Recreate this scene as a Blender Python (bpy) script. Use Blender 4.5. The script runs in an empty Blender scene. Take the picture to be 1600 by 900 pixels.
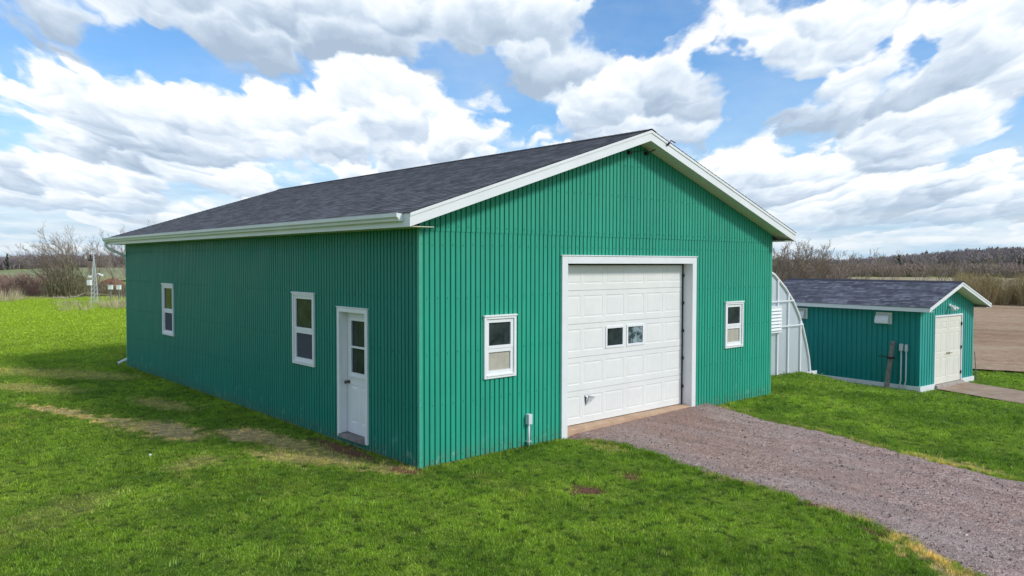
import bpy, math, random
import numpy as np
from mathutils import Vector, Matrix

random.seed(7)
RNG = np.random.default_rng(11)
sc = bpy.context.scene
COL = sc.collection
R = math.radians

# ------------------------------------------------------------------ camera
CAM = Vector((-6.612, -9.571, 3.143))
YAW, PITCH, ROLL = 0.846, 0.0328, 0.0019
cam_data = bpy.data.cameras.new("camera")
cam_data.sensor_width = 36.0
cam_data.lens = 1200.27 / 1600 * 36
cam_data.clip_start = 0.1
cam_data.clip_end = 9000
cam = bpy.data.objects.new("camera", cam_data)
COL.objects.link(cam)
_fw = Vector((math.cos(YAW) * math.cos(PITCH), math.sin(YAW) * math.cos(PITCH), -math.sin(PITCH)))
_rt = Vector((math.sin(YAW), -math.cos(YAW), 0))
_up = _rt.cross(_fw)
_rt, _up = _rt * math.cos(ROLL) + _up * math.sin(ROLL), _up * math.cos(ROLL) - _rt * math.sin(ROLL)
_m = Matrix((_rt, _up, -_fw)).transposed().to_4x4()
_m.translation = CAM
cam.matrix_world = _m
sc.camera = cam

# ------------------------------------------------------------------ light and exposure
SUN_DIR = Vector((0.44, -1.0, 0.84)).normalized()          # towards the sun
SUN_EL = math.asin(SUN_DIR.z)
SUN_STRENGTH = 2.2
SKY_STRENGTH = 0.12
CLOUD_GAIN = 0.89
CLOUD_T = 0.435
SKY_TINT = (0.66, 0.98, 1.22)
EXPOSURE = 0.30
sun = bpy.data.lights.new("sun", 'SUN')
sun.energy = SUN_STRENGTH
sun.angle = R(10)
sun.color = (1.0, 0.955, 0.89)
sun_o = bpy.data.objects.new("sun", sun)
COL.objects.link(sun_o)
sun_o.rotation_euler = SUN_DIR.to_track_quat('Z', 'Y').to_euler()
sc.view_settings.view_transform = 'Standard'
sc.view_settings.look = 'None'
sc.view_settings.exposure = EXPOSURE
sc.view_settings.gamma = 1.0
sc.view_settings.use_curve_mapping = False


# ------------------------------------------------------------------ node helper
class NT:
    def __init__(s, tree):
        s.t = tree

    def __call__(s, typ, ins=None, **props):
        n = s.t.nodes.new(typ)
        for k, v in props.items():
            setattr(n, k, v)
        for k, v in (ins or {}).items():
            sock = n.inputs[k]
            if isinstance(v, bpy.types.NodeSocket):
                s.t.links.new(v, sock)
            else:
                if sock.type == 'RGBA' and hasattr(v, '__len__') and len(v) == 3:
                    v = (*v, 1)
                sock.default_value = v
        return n

    def m(s, op, a, b=0.0, c=0.0, clamp=False):
        n = s('ShaderNodeMath', {0: a, 1: b, 2: c}, operation=op)
        n.use_clamp = clamp
        return n.outputs[0]

    def vm(s, op, a, b=(0, 0, 0), scale=None):
        n = s('ShaderNodeVectorMath', {0: a, 1: b}, operation=op)
        if scale is not None:
            if isinstance(scale, bpy.types.NodeSocket):
                s.t.links.new(scale, n.inputs['Scale'])
            else:
                n.inputs['Scale'].default_value = scale
        return n.outputs['Value'] if op in ('LENGTH', 'DISTANCE', 'DOT_PRODUCT') else n.outputs[0]

    def mix(s, f, a, b, blend='MIX'):
        n = s('ShaderNodeMix', data_type='RGBA', blend_type=blend)
        for k, v in ((0, f), (6, a), (7, b)):
            if isinstance(v, bpy.types.NodeSocket):
                s.t.links.new(v, n.inputs[k])
            else:
                n.inputs[k].default_value = (*v, 1) if hasattr(v, '__len__') and len(v) == 3 else v
        return n.outputs[2]

    def noise(s, vec, scale, detail=4, rough=0.5, dist=0.0, out=0):
        return s('ShaderNodeTexNoise', {'Vector': vec, 'Scale': scale, 'Detail': detail, 'Roughness': rough,
                                        'Distortion': dist}).outputs[out]

    def mr(s, v, a, b, c=0.0, d=1.0, smooth=False):
        n = s('ShaderNodeMapRange', {0: v, 1: a, 2: b, 3: c, 4: d})
        n.interpolation_type = 'SMOOTHSTEP' if smooth else 'LINEAR'
        return n.outputs[0]

    def sepxyz(s, v):
        n = s('ShaderNodeSeparateXYZ', {0: v})
        return n.outputs[0], n.outputs[1], n.outputs[2]

    def comb(s, x, y, z=0.0):
        return s('ShaderNodeCombineXYZ', {0: x, 1: y, 2: z}).outputs[0]

    def ramp(s, v, stops):
        n = s('ShaderNodeValToRGB', {0: v})
        cr = n.color_ramp
        while len(cr.elements) < len(stops):
            cr.elements.new(0.5)
        for e, (p, c) in zip(cr.elements, stops):
            e.position = p
            e.color = (*c, 1) if len(c) == 3 else c
        return n.outputs[0]


# ------------------------------------------------------------------ sky with broken cumulus
world = bpy.data.worlds.new("World")
sc.world = world
world.use_nodes = True
wt = world.node_tree
wt.nodes.clear()
W = NT(wt)


def px_dir(u, v):                      # viewing direction to azimuth / elevation in the sky's own frame
    az = math.atan((u - 800) / 1200)
    return az, math.atan((411 - v) / 1200 * math.cos(az))


SKY_BLOBS = [  # u, v, half width, half height, amount (+ cloud, - clear)
    (250, 85, 75, 40, -.26), (700, 108, 62, 18, -.20), (770, 92, 50, 20, -.20), (960, 28, 95, 48, -.42),
    (1090, 95, 80, 55, -.34), (1190, 135, 50, 28, -.20), (1440, 88, 60, 24, -.30), (1510, 45, 50, 22, -.22),
    (1530, 345, 70, 16, -.12), (20, 200, 60, 40, -.10), (1160, 100, 60, 30, -.25),
    (480, 60, 190, 75, .34), (640, 20, 160, 50, .3), (850, 40, 60, 40, .25), (835, 118, 52, 42, .34), (985, 125, 92, 50, .42),
    (1240, 45, 210, 46, .36), (1575, 90, 70, 55, .34), (1300, 170, 150, 55, .32), (1320, 260, 260, 60, .18),
    (320, 190, 190, 55, .26), (560, 170, 130, 50, .2), (760, 200, 160, 50, .22), (90, 250, 140, 50, .2),
    (250, 320, 260, 30, .14), (80, 60, 90, 90, .2), (1500, 220, 120, 50, .2), (1350, 320, 260, 34, .16), (420, 250, 230, 34, .16), (900, 230, 120, 40, .15),
]

tc = W('ShaderNodeTexCoord').outputs['Generated']
rot = W('ShaderNodeVectorRotate', {'Vector': tc, 'Axis': (0, 0, 1), 'Angle': math.pi / 2 - YAW}, rotation_type='AXIS_ANGLE').outputs[0]
rx_, ry_, wz = W.sepxyz(rot)
az = W.m('ARCTAN2', rx_, ry_)
el = W.m('MAXIMUM', wz, 0.0)


def n2d(G, vec, scale, detail, rough, out=0):
    n = G('ShaderNodeTexNoise', {'Vector': vec, 'Scale': scale, 'Detail': detail, 'Roughness': rough}, noise_dimensions='2D')
    return n.outputs[out]


# cloud deck seen in perspective: a log-like vertical scale packs the clouds towards the horizon
yv = W.m('MULTIPLY', W.m('LOGARITHM', W.m('ADD', el, .055), 2.718), .50)
P = W.comb(W.m('DIVIDE', az, W.m('ADD', W.m('MULTIPLY', el, 1.6), .42)), yv, 0)
w1 = n2d(W, P, 3.2, 4, .6, 1)
Pw = W.vm('ADD', P, W.vm('SCALE', W.vm('SUBTRACT', w1, (.5, .5, .5)), scale=.16))
w2 = n2d(W, P, 13.0, 4, .65, 1)
Pw = W.vm('ADD', Pw, W.vm('SCALE', W.vm('SUBTRACT', w2, (.5, .5, .5)), scale=.055))
n1 = n2d(W, Pw, 3.2, 7, 0.58)


def puff(vec, scale, off, sm=.25):
    v = W('ShaderNodeTexVoronoi', {'Vector': W.vm('ADD', vec, off), 'Scale': scale, 'Randomness': .9, 'Smoothness': sm}, feature='SMOOTH_F1', voronoi_dimensions='2D')
    dy = W.sepxyz(W.vm('SUBTRACT', W.vm('ADD', vec, off), v.outputs['Position']))[1]
    return v.outputs['Distance'], W.m('MULTIPLY', dy, scale)


va, sa = puff(Pw, 5.6, (.3, .1, 0), .22)
vb, sb = puff(Pw, 13.0, (.0, .7, 0), .45)
vc, sc_ = puff(Pw, 27.0, (.5, .2, 0), .6)
wb = n2d(W, W.comb(az, W.m('MULTIPLY', el, 1.6), 0), 8.0, 4, .6, 1)
ae = W.vm('ADD', W.comb(az, el, 0), W.vm('SCALE', W.vm('SUBTRACT', wb, (.5, .5, .5)), scale=.085))
acc, grad = 0.0, 0.0
for (u, v, bx_, by_, amp) in SKY_BLOBS:
    a0, e0 = px_dir(u, v)
    sx, sy = 1200 / bx_ / 1.9, 1200 / by_ / 1.9
    d = W('ShaderNodeMapping', {'Vector': ae, 'Location': (-a0 * sx, -math.sin(e0) * sy, 0), 'Scale': (sx, sy, 0)}).outputs[0]
    g = W('ShaderNodeTexGradient', {'Vector': d}, gradient_type='QUADRATIC_SPHERE').outputs[1]
    acc = W.m('MULTIPLY_ADD', g, amp * .95, acc)
    if amp >= .3:                            # how fast the cloud thins towards its top
        grad = W.m('MULTIPLY_ADD', W.m('MULTIPLY', g, W.sepxyz(d)[1]), amp, grad)
dd = W.m('ADD', n1, acc)
dd = W.m('MULTIPLY_ADD', W.m('SUBTRACT', .45, va), .42, dd)
dd = W.m('MULTIPLY_ADD', W.m('SUBTRACT', .45, vb), .22, dd)
dd = W.m('MULTIPLY_ADD', W.m('SUBTRACT', .45, vc), .10, dd)
nish = W('ShaderNodeTexSky', sky_type='NISHITA')
nish.sun_disc = False
nish.sun_elevation = SUN_EL
nish.sun_rotation = math.atan2(SUN_DIR.x, SUN_DIR.y)
nish.altitude = 50
nish.air_density = 1.0
nish.dust_density = 0.6
nish.ozone_density = 2.5
blue = W.mix(1.0, nish.outputs[0], SKY_TINT, 'MULTIPLY')
dd = W.m('SUBTRACT', dd, W.mr(wz, .45, .70, 0, .10))          # more blue overhead than low down
alpha = W.mr(dd, CLOUD_T, CLOUD_T + .14, 0, 1, True)
lit = W.m('MULTIPLY_ADD', sa, .85, .52)
lit = W.m('MULTIPLY_ADD', sb, .36, lit)
lit = W.m('MULTIPLY_ADD', sc_, .16, lit)
lit = W.m('MULTIPLY_ADD', grad, 2.2, lit)
lit = W.m('MULTIPLY_ADD', W.m('SUBTRACT', n1, .5), -.9, lit)
rim = W.mr(dd, CLOUD_T + .02, CLOUD_T + .28, .16, 0.0)         # thin edges let more light through
lit = W.m('ADD', lit, rim, clamp=True)
k = 1.0 / SKY_STRENGTH * CLOUD_GAIN
ccol = W.ramp(lit, [(0.0, (0.40, 0.50, 0.63)), (0.32, (0.56, 0.66, 0.79)), (0.62, (0.79, 0.865, 0.94)), (0.92, (1.02, 1.02, 1.02))])
ccol = W.vm('SCALE', ccol, scale=k)
veil = W.mix(W.mr(n2d(W, W.comb(az, W.m('MULTIPLY', el, 2.5), 0), 4.0, 5, .6), .35, .75, 0.05, .30), blue, W.vm('SCALE', W.comb(.66, .78, .92), scale=k))
low = W.mr(wz, .03, .20, .85, 0.0, True)                      # thin grey cloud filling the gaps low down
lown = n2d(W, W.comb(W.m('MULTIPLY', az, 1.6), W.m('MULTIPLY', yv, 2.6), 0), 5.0, 5, .6)
lowc = W.vm('SCALE', W.mix(W.mr(lown, .40, .60), (.47, .60, .76), (.72, .82, .92)), scale=k)
veil = W.mix(low, veil, lowc)
skyc = W.mix(alpha, veil, ccol)
haze_f = W.mr(wz, 0.0, 0.10, 0.85, 0.0, True)
streak = n2d(W, W.comb(W.m('MULTIPLY', az, 3), W.m('MULTIPLY', el, 26), 0), 2.2, 5, .6)
hz = W.mix(W.mr(streak, .40, .62), (0.50, 0.68, 0.84), (0.78, 0.86, 0.92))
hz = W.vm('SCALE', hz, scale=k * 0.95)
skyc = W.mix(haze_f, skyc, hz)
bg = W('ShaderNodeBackground', {'Color': skyc, 'Strength': SKY_STRENGTH})
wo = W('ShaderNodeOutputWorld')
wt.links.new(bg.outputs[0], wo.inputs[0])


# ------------------------------------------------------------------ mesh helpers
class MB:
    def __init__(s):
        s.v, s.f, s.uv = [], [], None

    def add(s, verts, faces):
        b = len(s.v)
        s.v.extend([tuple(p) for p in verts])
        s.f.extend([tuple(i + b for i in f) for f in faces])

    def poly(s, pts):
        s.add(pts, [tuple(range(len(pts)))])

    def box(s, x0, y0, z0, x1, y1, z1, T=None):
        p = [(x0, y0, z0), (x1, y0, z0), (x1, y1, z0), (x0, y1, z0), (x0, y0, z1), (x1, y0, z1), (x1, y1, z1), (x0, y1, z1)]
        if T:
            p = [T(*q) for q in p]
        s.add(p, [(0, 3, 2, 1), (4, 5, 6, 7), (0, 1, 5, 4), (1, 2, 6, 5), (2, 3, 7, 6), (3, 0, 4, 7)])

    def prism(s, a, b):                # two matching rings, capped
        n = len(a)
        s.add(list(a) + list(b), [tuple(range(n)), tuple(range(2 * n - 1, n - 1, -1))] +
              [(i, i + n, (i + 1) % n + n, (i + 1) % n) for i in range(n)])

    def tube(s, pts, rad, n=8, cap=True):
        pts = [Vector(p) for p in pts]
        if not hasattr(rad, '__len__'):
            rad = [rad] * len(pts)
        rings = []
        for i, p in enumerate(pts):
            d = (pts[min(i + 1, len(pts) - 1)] - pts[max(i - 1, 0)]).normalized()
            a = Vector((0, 0, 1)) if abs(d.z) < .9 else Vector((1, 0, 0))
            u = d.cross(a).normalized()
            w = d.cross(u)
            rings.append([p + (u * math.cos(t) + w * math.sin(t)) * rad[i] for t in [2 * math.pi * j / n for j in range(n)]])
        b = len(s.v)
        for r in rings:
            s.v.extend([tuple(q) for q in r])
        for i in range(len(rings) - 1):
            for j in range(n):
                s.f.append((b + i * n + j, b + i * n + (j + 1) % n, b + (i + 1) * n + (j + 1) % n, b + (i + 1) * n + j))
        if cap:
            s.f.append(tuple(b + j for j in range(n))[::-1])
            s.f.append(tuple(b + (len(rings) - 1) * n + j for j in range(n)))

    def build(s, name, mat, parent=None, smooth=False, bevel=0.0, recalc=True):
        me = bpy.data.meshes.new(name)
        me.from_pydata(s.v, [], s.f)
        me.validate()
        if recalc and len(s.v) < 60000:
            import bmesh
            bm = bmesh.new()
            bm.from_mesh(me)
            bmesh.ops.recalc_face_normals(bm, faces=bm.faces)
            bm.to_mesh(me)
            bm.free()
        if smooth:
            me.polygons.foreach_set('use_smooth', [True] * len(me.polygons))
        me.materials.append(mat)
        o = bpy.data.objects.new(name, me)
        COL.objects.link(o)
        if parent:
            o.parent = parent
        if bevel:
            md = o.modifiers.new('bevel', 'BEVEL')
            md.width = bevel
            md.segments = 2
            md.limit_method = 'ANGLE'
        return o


def np_mesh(name, verts, faces, mat, parent=None, smooth=False):
    """verts (n,3) array, faces (m,k) array with one k"""
    me = bpy.data.meshes.new(name)
    nf, kk = faces.shape
    me.vertices.add(len(verts))
    me.vertices.foreach_set('co', verts.astype(np.float32).ravel())
    me.loops.add(nf * kk)
    me.loops.foreach_set('vertex_index', faces.astype(np.int32).ravel())
    me.polygons.add(nf)
    me.polygons.foreach_set('loop_start', np.arange(0, nf * kk, kk, dtype=np.int32))
    me.polygons.foreach_set('loop_total', np.full(nf, kk, dtype=np.int32))
    if smooth:
        me.polygons.foreach_set('use_smooth', np.ones(nf, dtype=bool))
    me.update(calc_edges=True)
    me.materials.append(mat)
    o = bpy.data.objects.new(name, me)
    COL.objects.link(o)
    if parent:
        o.parent = parent
    return o


def tag(o, label=None, cat=None, group=None, kind=None):
    if label:
        o['label'] = label
    if cat:
        o['category'] = cat
    if group:
        o['group'] = group
    if kind:
        o['kind'] = kind
    return o


def empty(name, loc=(0, 0, 0), rz=0.0):
    o = bpy.data.objects.new(name, None)
    o.location = loc
    o.rotation_euler = (0, 0, rz)
    o.empty_display_size = 0.3
    COL.objects.link(o)
    return o


# ------------------------------------------------------------------ materials
def new_mat(name):
    m = bpy.data.materials.new(name)
    m.use_nodes = True
    m.node_tree.nodes.clear()
    n = NT(m.node_tree)
    out = n('ShaderNodeOutputMaterial')
    return m, n, out


def principled(n, out, col, rough=0.6, spec=0.4, metal=0.0, bump=None, bs=0.3, bd=0.01, **kw):
    ins = {'Base Color': col, 'Roughness': rough, 'Specular IOR Level': spec, 'Metallic': metal}
    ins.update(kw)
    b = n('ShaderNodeBsdfPrincipled', ins)
    if bump is not None:
        bn = n('ShaderNodeBump', {'Height': bump, 'Strength': bs, 'Distance': bd})
        n.t.links.new(bn.outputs[0], b.inputs['Normal'])
    n.t.links.new(b.outputs[0], out.inputs[0])
    return b


def simple_mat(name, col, rough=0.6, spec=0.4, metal=0.0, var=0.12, scale=6.0, bump=0.0, bscale=60.0, dirt=None):
    m, n, out = new_mat(name)
    pos = n('ShaderNodeNewGeometry').outputs['Position']
    f = n.noise(pos, scale, 5, .6)
    dark = tuple(c * (1 - var) for c in col)
    light = tuple(min(1, c * (1 + var * .7)) for c in col)
    c = n.mix(n.mr(f, .3, .7), dark, light)
    if dirt:
        c = n.mix(n.mr(n.noise(pos, scale * .4 + 1, 6, .7), .5, .8, 0, dirt[1]), c, dirt[0])
    bmp = n.noise(pos, bscale, 3, .6) if bump else None
    principled(n, out, c, rough, spec, metal, bmp, bump, .004)
    return m


def siding_mat(name, top, bot, zlo, zhi, scuff=True):
    m, n, out = new_mat(name)
    pos = n('ShaderNodeNewGeometry').outputs['Position']
    x, y, z = n.sepxyz(pos)
    c = n.mix(n.mr(z, zlo, zhi, 0, 1, True), bot, top)                 # greyer green higher up, purer green lower down
    st = n.noise(n.vm('MULTIPLY', pos, (5, 5, .35)), 2.0, 5, .6)       # vertical streaks
    c = n.mix(n.mr(st, .38, .66, 0, .42), c, tuple(v * .72 for v in top))
    sh = n('ShaderNodeTexWhiteNoise', {'Vector': n.vm('FLOOR', n.vm('MULTIPLY', pos, (1.1, 1.1, 0.0)))}, noise_dimensions='3D').outputs[0]
    c = n.mix(n.m('MULTIPLY', sh, .20), c, (0.03, .16, .13))           # sheet to sheet
    f2 = n.noise(pos, 1.3, 5, .6)
    c = n.mix(n.mr(f2, .45, .8, 0, .16), c, tuple(min(1, v * 1.25 + .03) for v in top))
    if scuff:
        low = n.mr(z, .1, .65, 1, 0, True)
        s2 = n.noise(n.vm('MULTIPLY', pos, (1, 1, .8)), 5.0, 4, .6)
        c = n.mix(n.m('MULTIPLY', low, n.mr(s2, .58, .68, 0, .45)), c, (.20, .50, .40))
        s3 = n.noise(pos, 9.0, 5, .7)
        c = n.mix(n.m('MULTIPLY', n.mr(z, .02, .34, 1, 0, True), n.mr(s3, .42, .66, 0, .6)), c, (.16, .12, .08))
    spk = n.noise(pos, 45, 2, .5)
    c = n.mix(n.mr(spk, .68, .76, 0, .35), c, (.35, .5, .42))
    rg = n.mr(f2, .3, .7, .38, .55)
    wav = n.noise(n.vm('MULTIPLY', pos, (1.2, 1.2, .7)), 2.2, 3, .5)
    principled(n, out, c, rg, .16, 0, wav, .25, .02)
    return m


M = {}
M['green_front'] = siding_mat('pale_green_siding', (.044, .335, .225), (.028, .380, .250), 1.5, 5.0)  # paler green, used on the barn's front and right walls
M['green_side'] = siding_mat('deep_green_siding', (.020, .225, .165), (.011, .225, .165), 0, 4.2)  # deeper green, used on the barn's left and back walls
M['green_shed_front'] = siding_mat('pale_teal_siding', (.050, .37, .32), (.030, .36, .31), -.7, 1.6, scuff=False)  # paler teal for the shed's front and right; its other walls are deeper
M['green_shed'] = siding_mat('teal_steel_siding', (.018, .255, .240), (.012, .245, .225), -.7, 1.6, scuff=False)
M['green_trim'] = simple_mat('green_trim', (.06, .38, .26), .45, .45)
M['white'] = simple_mat('white_aluminium', (.77, .78, .785), .45, .4, var=.05, scale=2.0, dirt=((.55, .54, .50), .12))
M['white_vinyl'] = simple_mat('white_vinyl', (.78, .79, .79), .5, .35, var=.04, scale=3.0, dirt=((.55, .53, .48), .10))
M['soffit'] = None
M['door_white'] = simple_mat('off_white_door_paint', (.76, .765, .735), .5, .35, var=.05, scale=1.6, dirt=((.58, .54, .44), .25))
M['cream'] = simple_mat('cream_paint', (.74, .72, .63), .5, .4, var=.05, scale=2.0, dirt=((.5, .42, .32), .15))
M['concrete'] = simple_mat('concrete', (.40, .36, .32), .9, .2, var=.2, scale=5, bump=.5, bscale=50, dirt=((.30, .17, .10), .7))
M['threshold'] = simple_mat('stained_concrete_sill', (.52, .36, .24), .9, .2, var=.18, scale=4, bump=.5, bscale=60, dirt=((.36, .19, .11), .7))
M['grey_wood'] = simple_mat('weathered_wood', (.24, .22, .20), .85, .2, var=.4, scale=9, bump=.7, bscale=40)
M['dark'] = simple_mat('dark_rubber', (.03, .03, .035), .7, .3)
M['rust'] = simple_mat('dark_iron', (.05, .045, .045), .6, .4, .5)
M['knob'] = simple_mat('old_bronze', (.16, .11, .07), .35, .5, .9)
M['brass'] = simple_mat('brass', (.35, .25, .12), .35, .5, .9)
M['galv'] = simple_mat('galvanised_steel', (.62, .64, .66), .4, .5, .35, var=.2, scale=20)
M['plastic_pipe'] = simple_mat('grey_plastic_pipe', (.62, .66, .68), .5, .4, var=.06)
M['screen'] = simple_mat('insect_screen', (.075, .08, .10), .8, .2, var=.15, scale=14)
M['blind'] = simple_mat('beige_blind', (.44, .41, .34), .8, .2, var=.12, scale=9, dirt=((.25, .22, .18), .4))

m, n, out = new_mat('vented_soffit')
pos = n('ShaderNodeNewGeometry').outputs['Position']
x, y, z = n.sepxyz(pos)
gr = n.m('PINGPONG', x, .05)
cc = n.mix(n.mr(gr, 0, .010, 1, 0), (.74, .72, .56), (.42, .41, .32))
cc = n.mix(n.mr(n.noise(pos, 3, 5, .6), .4, .75, 0, .3), cc, (.50, .50, .42))
principled(n, out, cc, .6, .3)
M['soffit'] = m

m, n, out = new_mat('window_glass')
pos = n('ShaderNodeNewGeometry').outputs['Position']
f = n.noise(pos, 4.0, 4, .6, .6)
cc = n.mix(n.mr(f, .35, .7), (.012, .018, .020), (.045, .062, .064))
wav = n.noise(pos, 1.6, 2, .5)
principled(n, out, cc, .08, .22, 0, wav, .2, .02)
M['glass'] = m

m, n, out = new_mat('hazy_door_glass')
pos = n('ShaderNodeNewGeometry').outputs['Position']
f = n.noise(pos, 5.0, 4, .6, 1.2)
cc = n.mix(n.mr(f, .45, .62), (.03, .05, .06), (.30, .38, .42))
principled(n, out, cc, .12, .6)
M['hazy_glass'] = m


def shingle_mat(name, c1, c2, c3, scale=1.0):
    m, n, out = new_mat(name)
    uv = n('ShaderNodeUVMap').outputs[0]
    row = n.m('FLOOR', n.m('DIVIDE', n.sepxyz(uv)[1], .135))
    rj = n('ShaderNodeTexWhiteNoise', {'W': row}, noise_dimensions='1D').outputs[0]
    uu = n.m('ADD', n.sepxyz(uv)[0], n.m('MULTIPLY', rj, 3.0))

    def tabs(width, seed):
        wob = n.noise(n.comb(uu, row, seed), 1.7, 2, .5)
        cell = n.m('FLOOR', n.m('DIVIDE', n.m('ADD', uu, n.m('MULTIPLY', wob, width * 1.6)), width))
        return n('ShaderNodeTexWhiteNoise', {'Vector': n.comb(cell, row, seed)}, noise_dimensions='3D').outputs[0]
    v1, v2 = tabs(.13, 1.0), tabs(.27 * scale, 5.0)
    v = n.m('ADD', n.m('MULTIPLY', v1, .42), n.m('MULTIPLY', v2, .58))
    c = n.ramp(v, [(.15, c1), (.5, c2), (.85, c3)])
    fy = n.m('FRACT', n.m('DIVIDE', n.sepxyz(uv)[1], .135))
    c = n.mix(n.mr(fy, .0, .22, .85, 0), c, tuple(q * .35 for q in c1))      # dark printed shadow band of each course
    gran = n.noise(uv, 160, 2, .7)
    c = n.mix(n.mr(gran, .35, .8, 0, .35), c, tuple(q * 1.7 for q in c3))
    big = n.noise(uv, .55, 4, .6)
    c = n.mix(n.mr(big, .35, .75, 0, .12), c, c3)
    principled(n, out, c, .9, .2, 0, n.m('ADD', v, gran), .5, .006)
    return m


M['shingle'] = shingle_mat('asphalt_shingles', (.048, .047, .052), (.090, .089, .098), (.165, .164, .178))
M['shingle_blue'] = shingle_mat('blue_grey_shingles', (.030, .032, .044), (.078, .082, .104), (.190, .197, .235), 1.6)

# ------------------------------------------------------------------ terrain height
def sstep(t):
    t = np.clip(t, 0, 1)
    return t * t * (3 - 2 * t)


def height(x, y):
    x = np.asarray(x, float)
    y = np.asarray(y, float)
    h = -.70 * sstep((x - 12) / 6)
    h = h + .22 * np.exp(-(((x - 15.2) / 1.1) ** 2 + ((y - 1.7) / 1.0) ** 2))
    h = h - .55 * sstep((x - 30) / 90)
    far = sstep((y - 82) / 70) * (1 - sstep((x - 60) / 60))
    h = h - 2.6 * far
    r = np.hypot(x + 6.6, y + 9.6)
    az = np.degrees(np.arctan2(y + 9.6, x + 6.6))
    h = h + sstep((r - 330) / 500) * 11 * (1 - sstep((az - 15) / 11))
    amp = sstep((r - 18) / 40) * .06
    h = h + amp * (np.sin(x * .23 + 1) * np.cos(y * .19) + .5 * np.sin(x * .61 - y * .47))
    return h


def hz_(x, y):
    return float(height(x, y))


# lawn colours shared by ground sheet and blades
DRY = [  # centre x, y, half length, half width, rotation deg, strength
    (-3.1, 8.8, 1.5, .22, -72, .8), (-2.6, 7.3, .9, .20, -62, .9), (-1.95, 5.4, 1.2, .42, -84, 1.0), (-2.3, 6.1, .8, .3, -75, .7),
    (-1.0, 4.0, .85, .40, -75, 1.0), (-.75, 2.9, .8, .36, -80, .75), (-.6, 1.6, .9, .36, -82, .55), (-1.15, 2.0, .9, .3, -70, .6),
    (-.3, .35, .5, .22, -70, .5), (-2.9, 12.6, 1.6, .5, -65, .4), (-1.6, 14.5, 2.2, .7, -60, .4), (-2.4, 2.6, .5, .35, 20, .3),
    (-1.2, 8.2, 1.2, .35, -80, .45), (-4.5, 1.4, .9, .4, 30, .15), (-4.2, 17.5, 3.5, .9, -40, .35),
       (2.2, -6.5, .8, .24, 50, .8), (2.9, -5.2, .5, .16, 78, .5), (3.15, -3.4, .6, .10, 82, .35), (3.2, -.9, .4, .12, 80, .35), (6.5, -5.2, .8, .18, 80, .55),
       (7.4, -2.4, .6, .10, 85, .35), (6.9, -3.6, .45, .14, 65, .45), (7.8, -.2, .4, .16, 60, .4)]
SOIL = [(1.17, -2.36, .27, .22, -42, 1.0), (2.17, -2.33, .16, .22, -42, 1.0), (-.20, 1.8, 1.1, .22, -88, .9), (2.60, -5.90, .40, .20, -62, .9), (2.95, -4.9, .3, .12, -70, .7), (-.16, .1, .3, .16, -60, .7)]


def mask_np(x, y, L):
    a = np.zeros_like(x)
    for cx, cy, rx, ry, dg, s in L:
        t = R(dg)
        dx, dy = x - cx, y - cy
        u = (dx * math.cos(t) + dy * math.sin(t)) / rx
        v = (-dx * math.sin(t) + dy * math.cos(t)) / ry
        a = np.maximum(a, s * (1 - sstep(((u * u + v * v) ** .5 - .55) / .75)))
    return a


lg = bpy.data.node_groups.new("lawn_colour", 'ShaderNodeTree')
lg.interface.new_socket("P", in_out='INPUT', socket_type='NodeSocketVector')
lg.interface.new_socket("Color", in_out='OUTPUT', socket_type='NodeSocketColor')
lg.interface.new_socket("Soil", in_out='OUTPUT', socket_type='NodeSocketFloat')
G = NT(lg)
gi = G('NodeGroupInput')
go = G('NodeGroupOutput')
P = gi.outputs[0]


def mask_nodes(G, P, L, wobble):
    nz = G.noise(P, 3.2, 5, .65, 0, 1)
    Pw = G.vm('ADD', P, G.vm('SCALE', G.vm('SUBTRACT', nz, (.5, .5, .5)), scale=wobble))
    acc = None
    for cx, cy, rx, ry, dg, s in L:
        q = G.vm('SUBTRACT', Pw, (cx, cy, 0))
        q = G('ShaderNodeVectorRotate', {'Vector': q, 'Axis': (0, 0, 1), 'Angle': -R(dg)}, rotation_type='AXIS_ANGLE').outputs[0]
        q = G.vm('LENGTH', G.vm('MULTIPLY', q, (1 / rx, 1 / ry, 0)))
        v = G.mr(q, .5, 1.35, s, 0, True)
        acc = v if acc is None else G.m('MAXIMUM', acc, v)
    return acc


dry = mask_nodes(G, P, DRY, 1.3)
soil = mask_nodes(G, P, SOIL, .16)
a = G.noise(P, .16, 4, .55)
b = G.noise(P, .75, 5, .6, .3)
c3 = G.noise(P, 3.0, 5, .65)
c4 = G.noise(G.vm('ADD', P, (41, 7, 0)), 1.6, 5, .7, .4)
base = G.mix(G.mr(a, .35, .65), (.150, .285, .028), (.235, .385, .045))
base = G.mix(G.mr(b, .38, .66), base, (.075, .172, .013))
base = G.mix(G.mr(c3, .52, .74, 0, .7), base, (.29, .38, .09))
base = G.mix(G.mr(c4, .50, .66, 0, .75), base, (.095, .190, .020))
c5 = G.noise(G.vm('ADD', P, (3, 77, 0)), 6.5, 3, .6)
base = G.mix(G.mr(c5, .53, .64, 0, .85), base, (.034, .080, .010))
# farther lawn at the left is a yellower green
px_, py_, _ = G.sepxyz(P)
base = G.mix(G.mr(py_, 10, 34, 0, .75, True), base, (.27, .40, .035))
drn = G.noise(G.vm('MULTIPLY', P, (1, 1.0, 1)), 9.0, 4, .7)
dfac = G.m('MULTIPLY', dry, G.mr(drn, .36, .54, .30, 1.0))
base = G.mix(dfac, base, (.70, .55, .34))
thatch = G.mr(G.noise(P, .42, 4, .6, .4), .60, .74, 0, .40)
base = G.mix(thatch, base, (.34, .32, .10))
lg.links.new(base, go.inputs[0])
lg.links.new(soil, go.inputs[1])


def lawn_group(n, P):
    g = n('ShaderNodeGroup')
    g.node_tree = lg
    n.t.links.new(P, g.inputs[0])
    return g.outputs[0], g.outputs[1]


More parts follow.
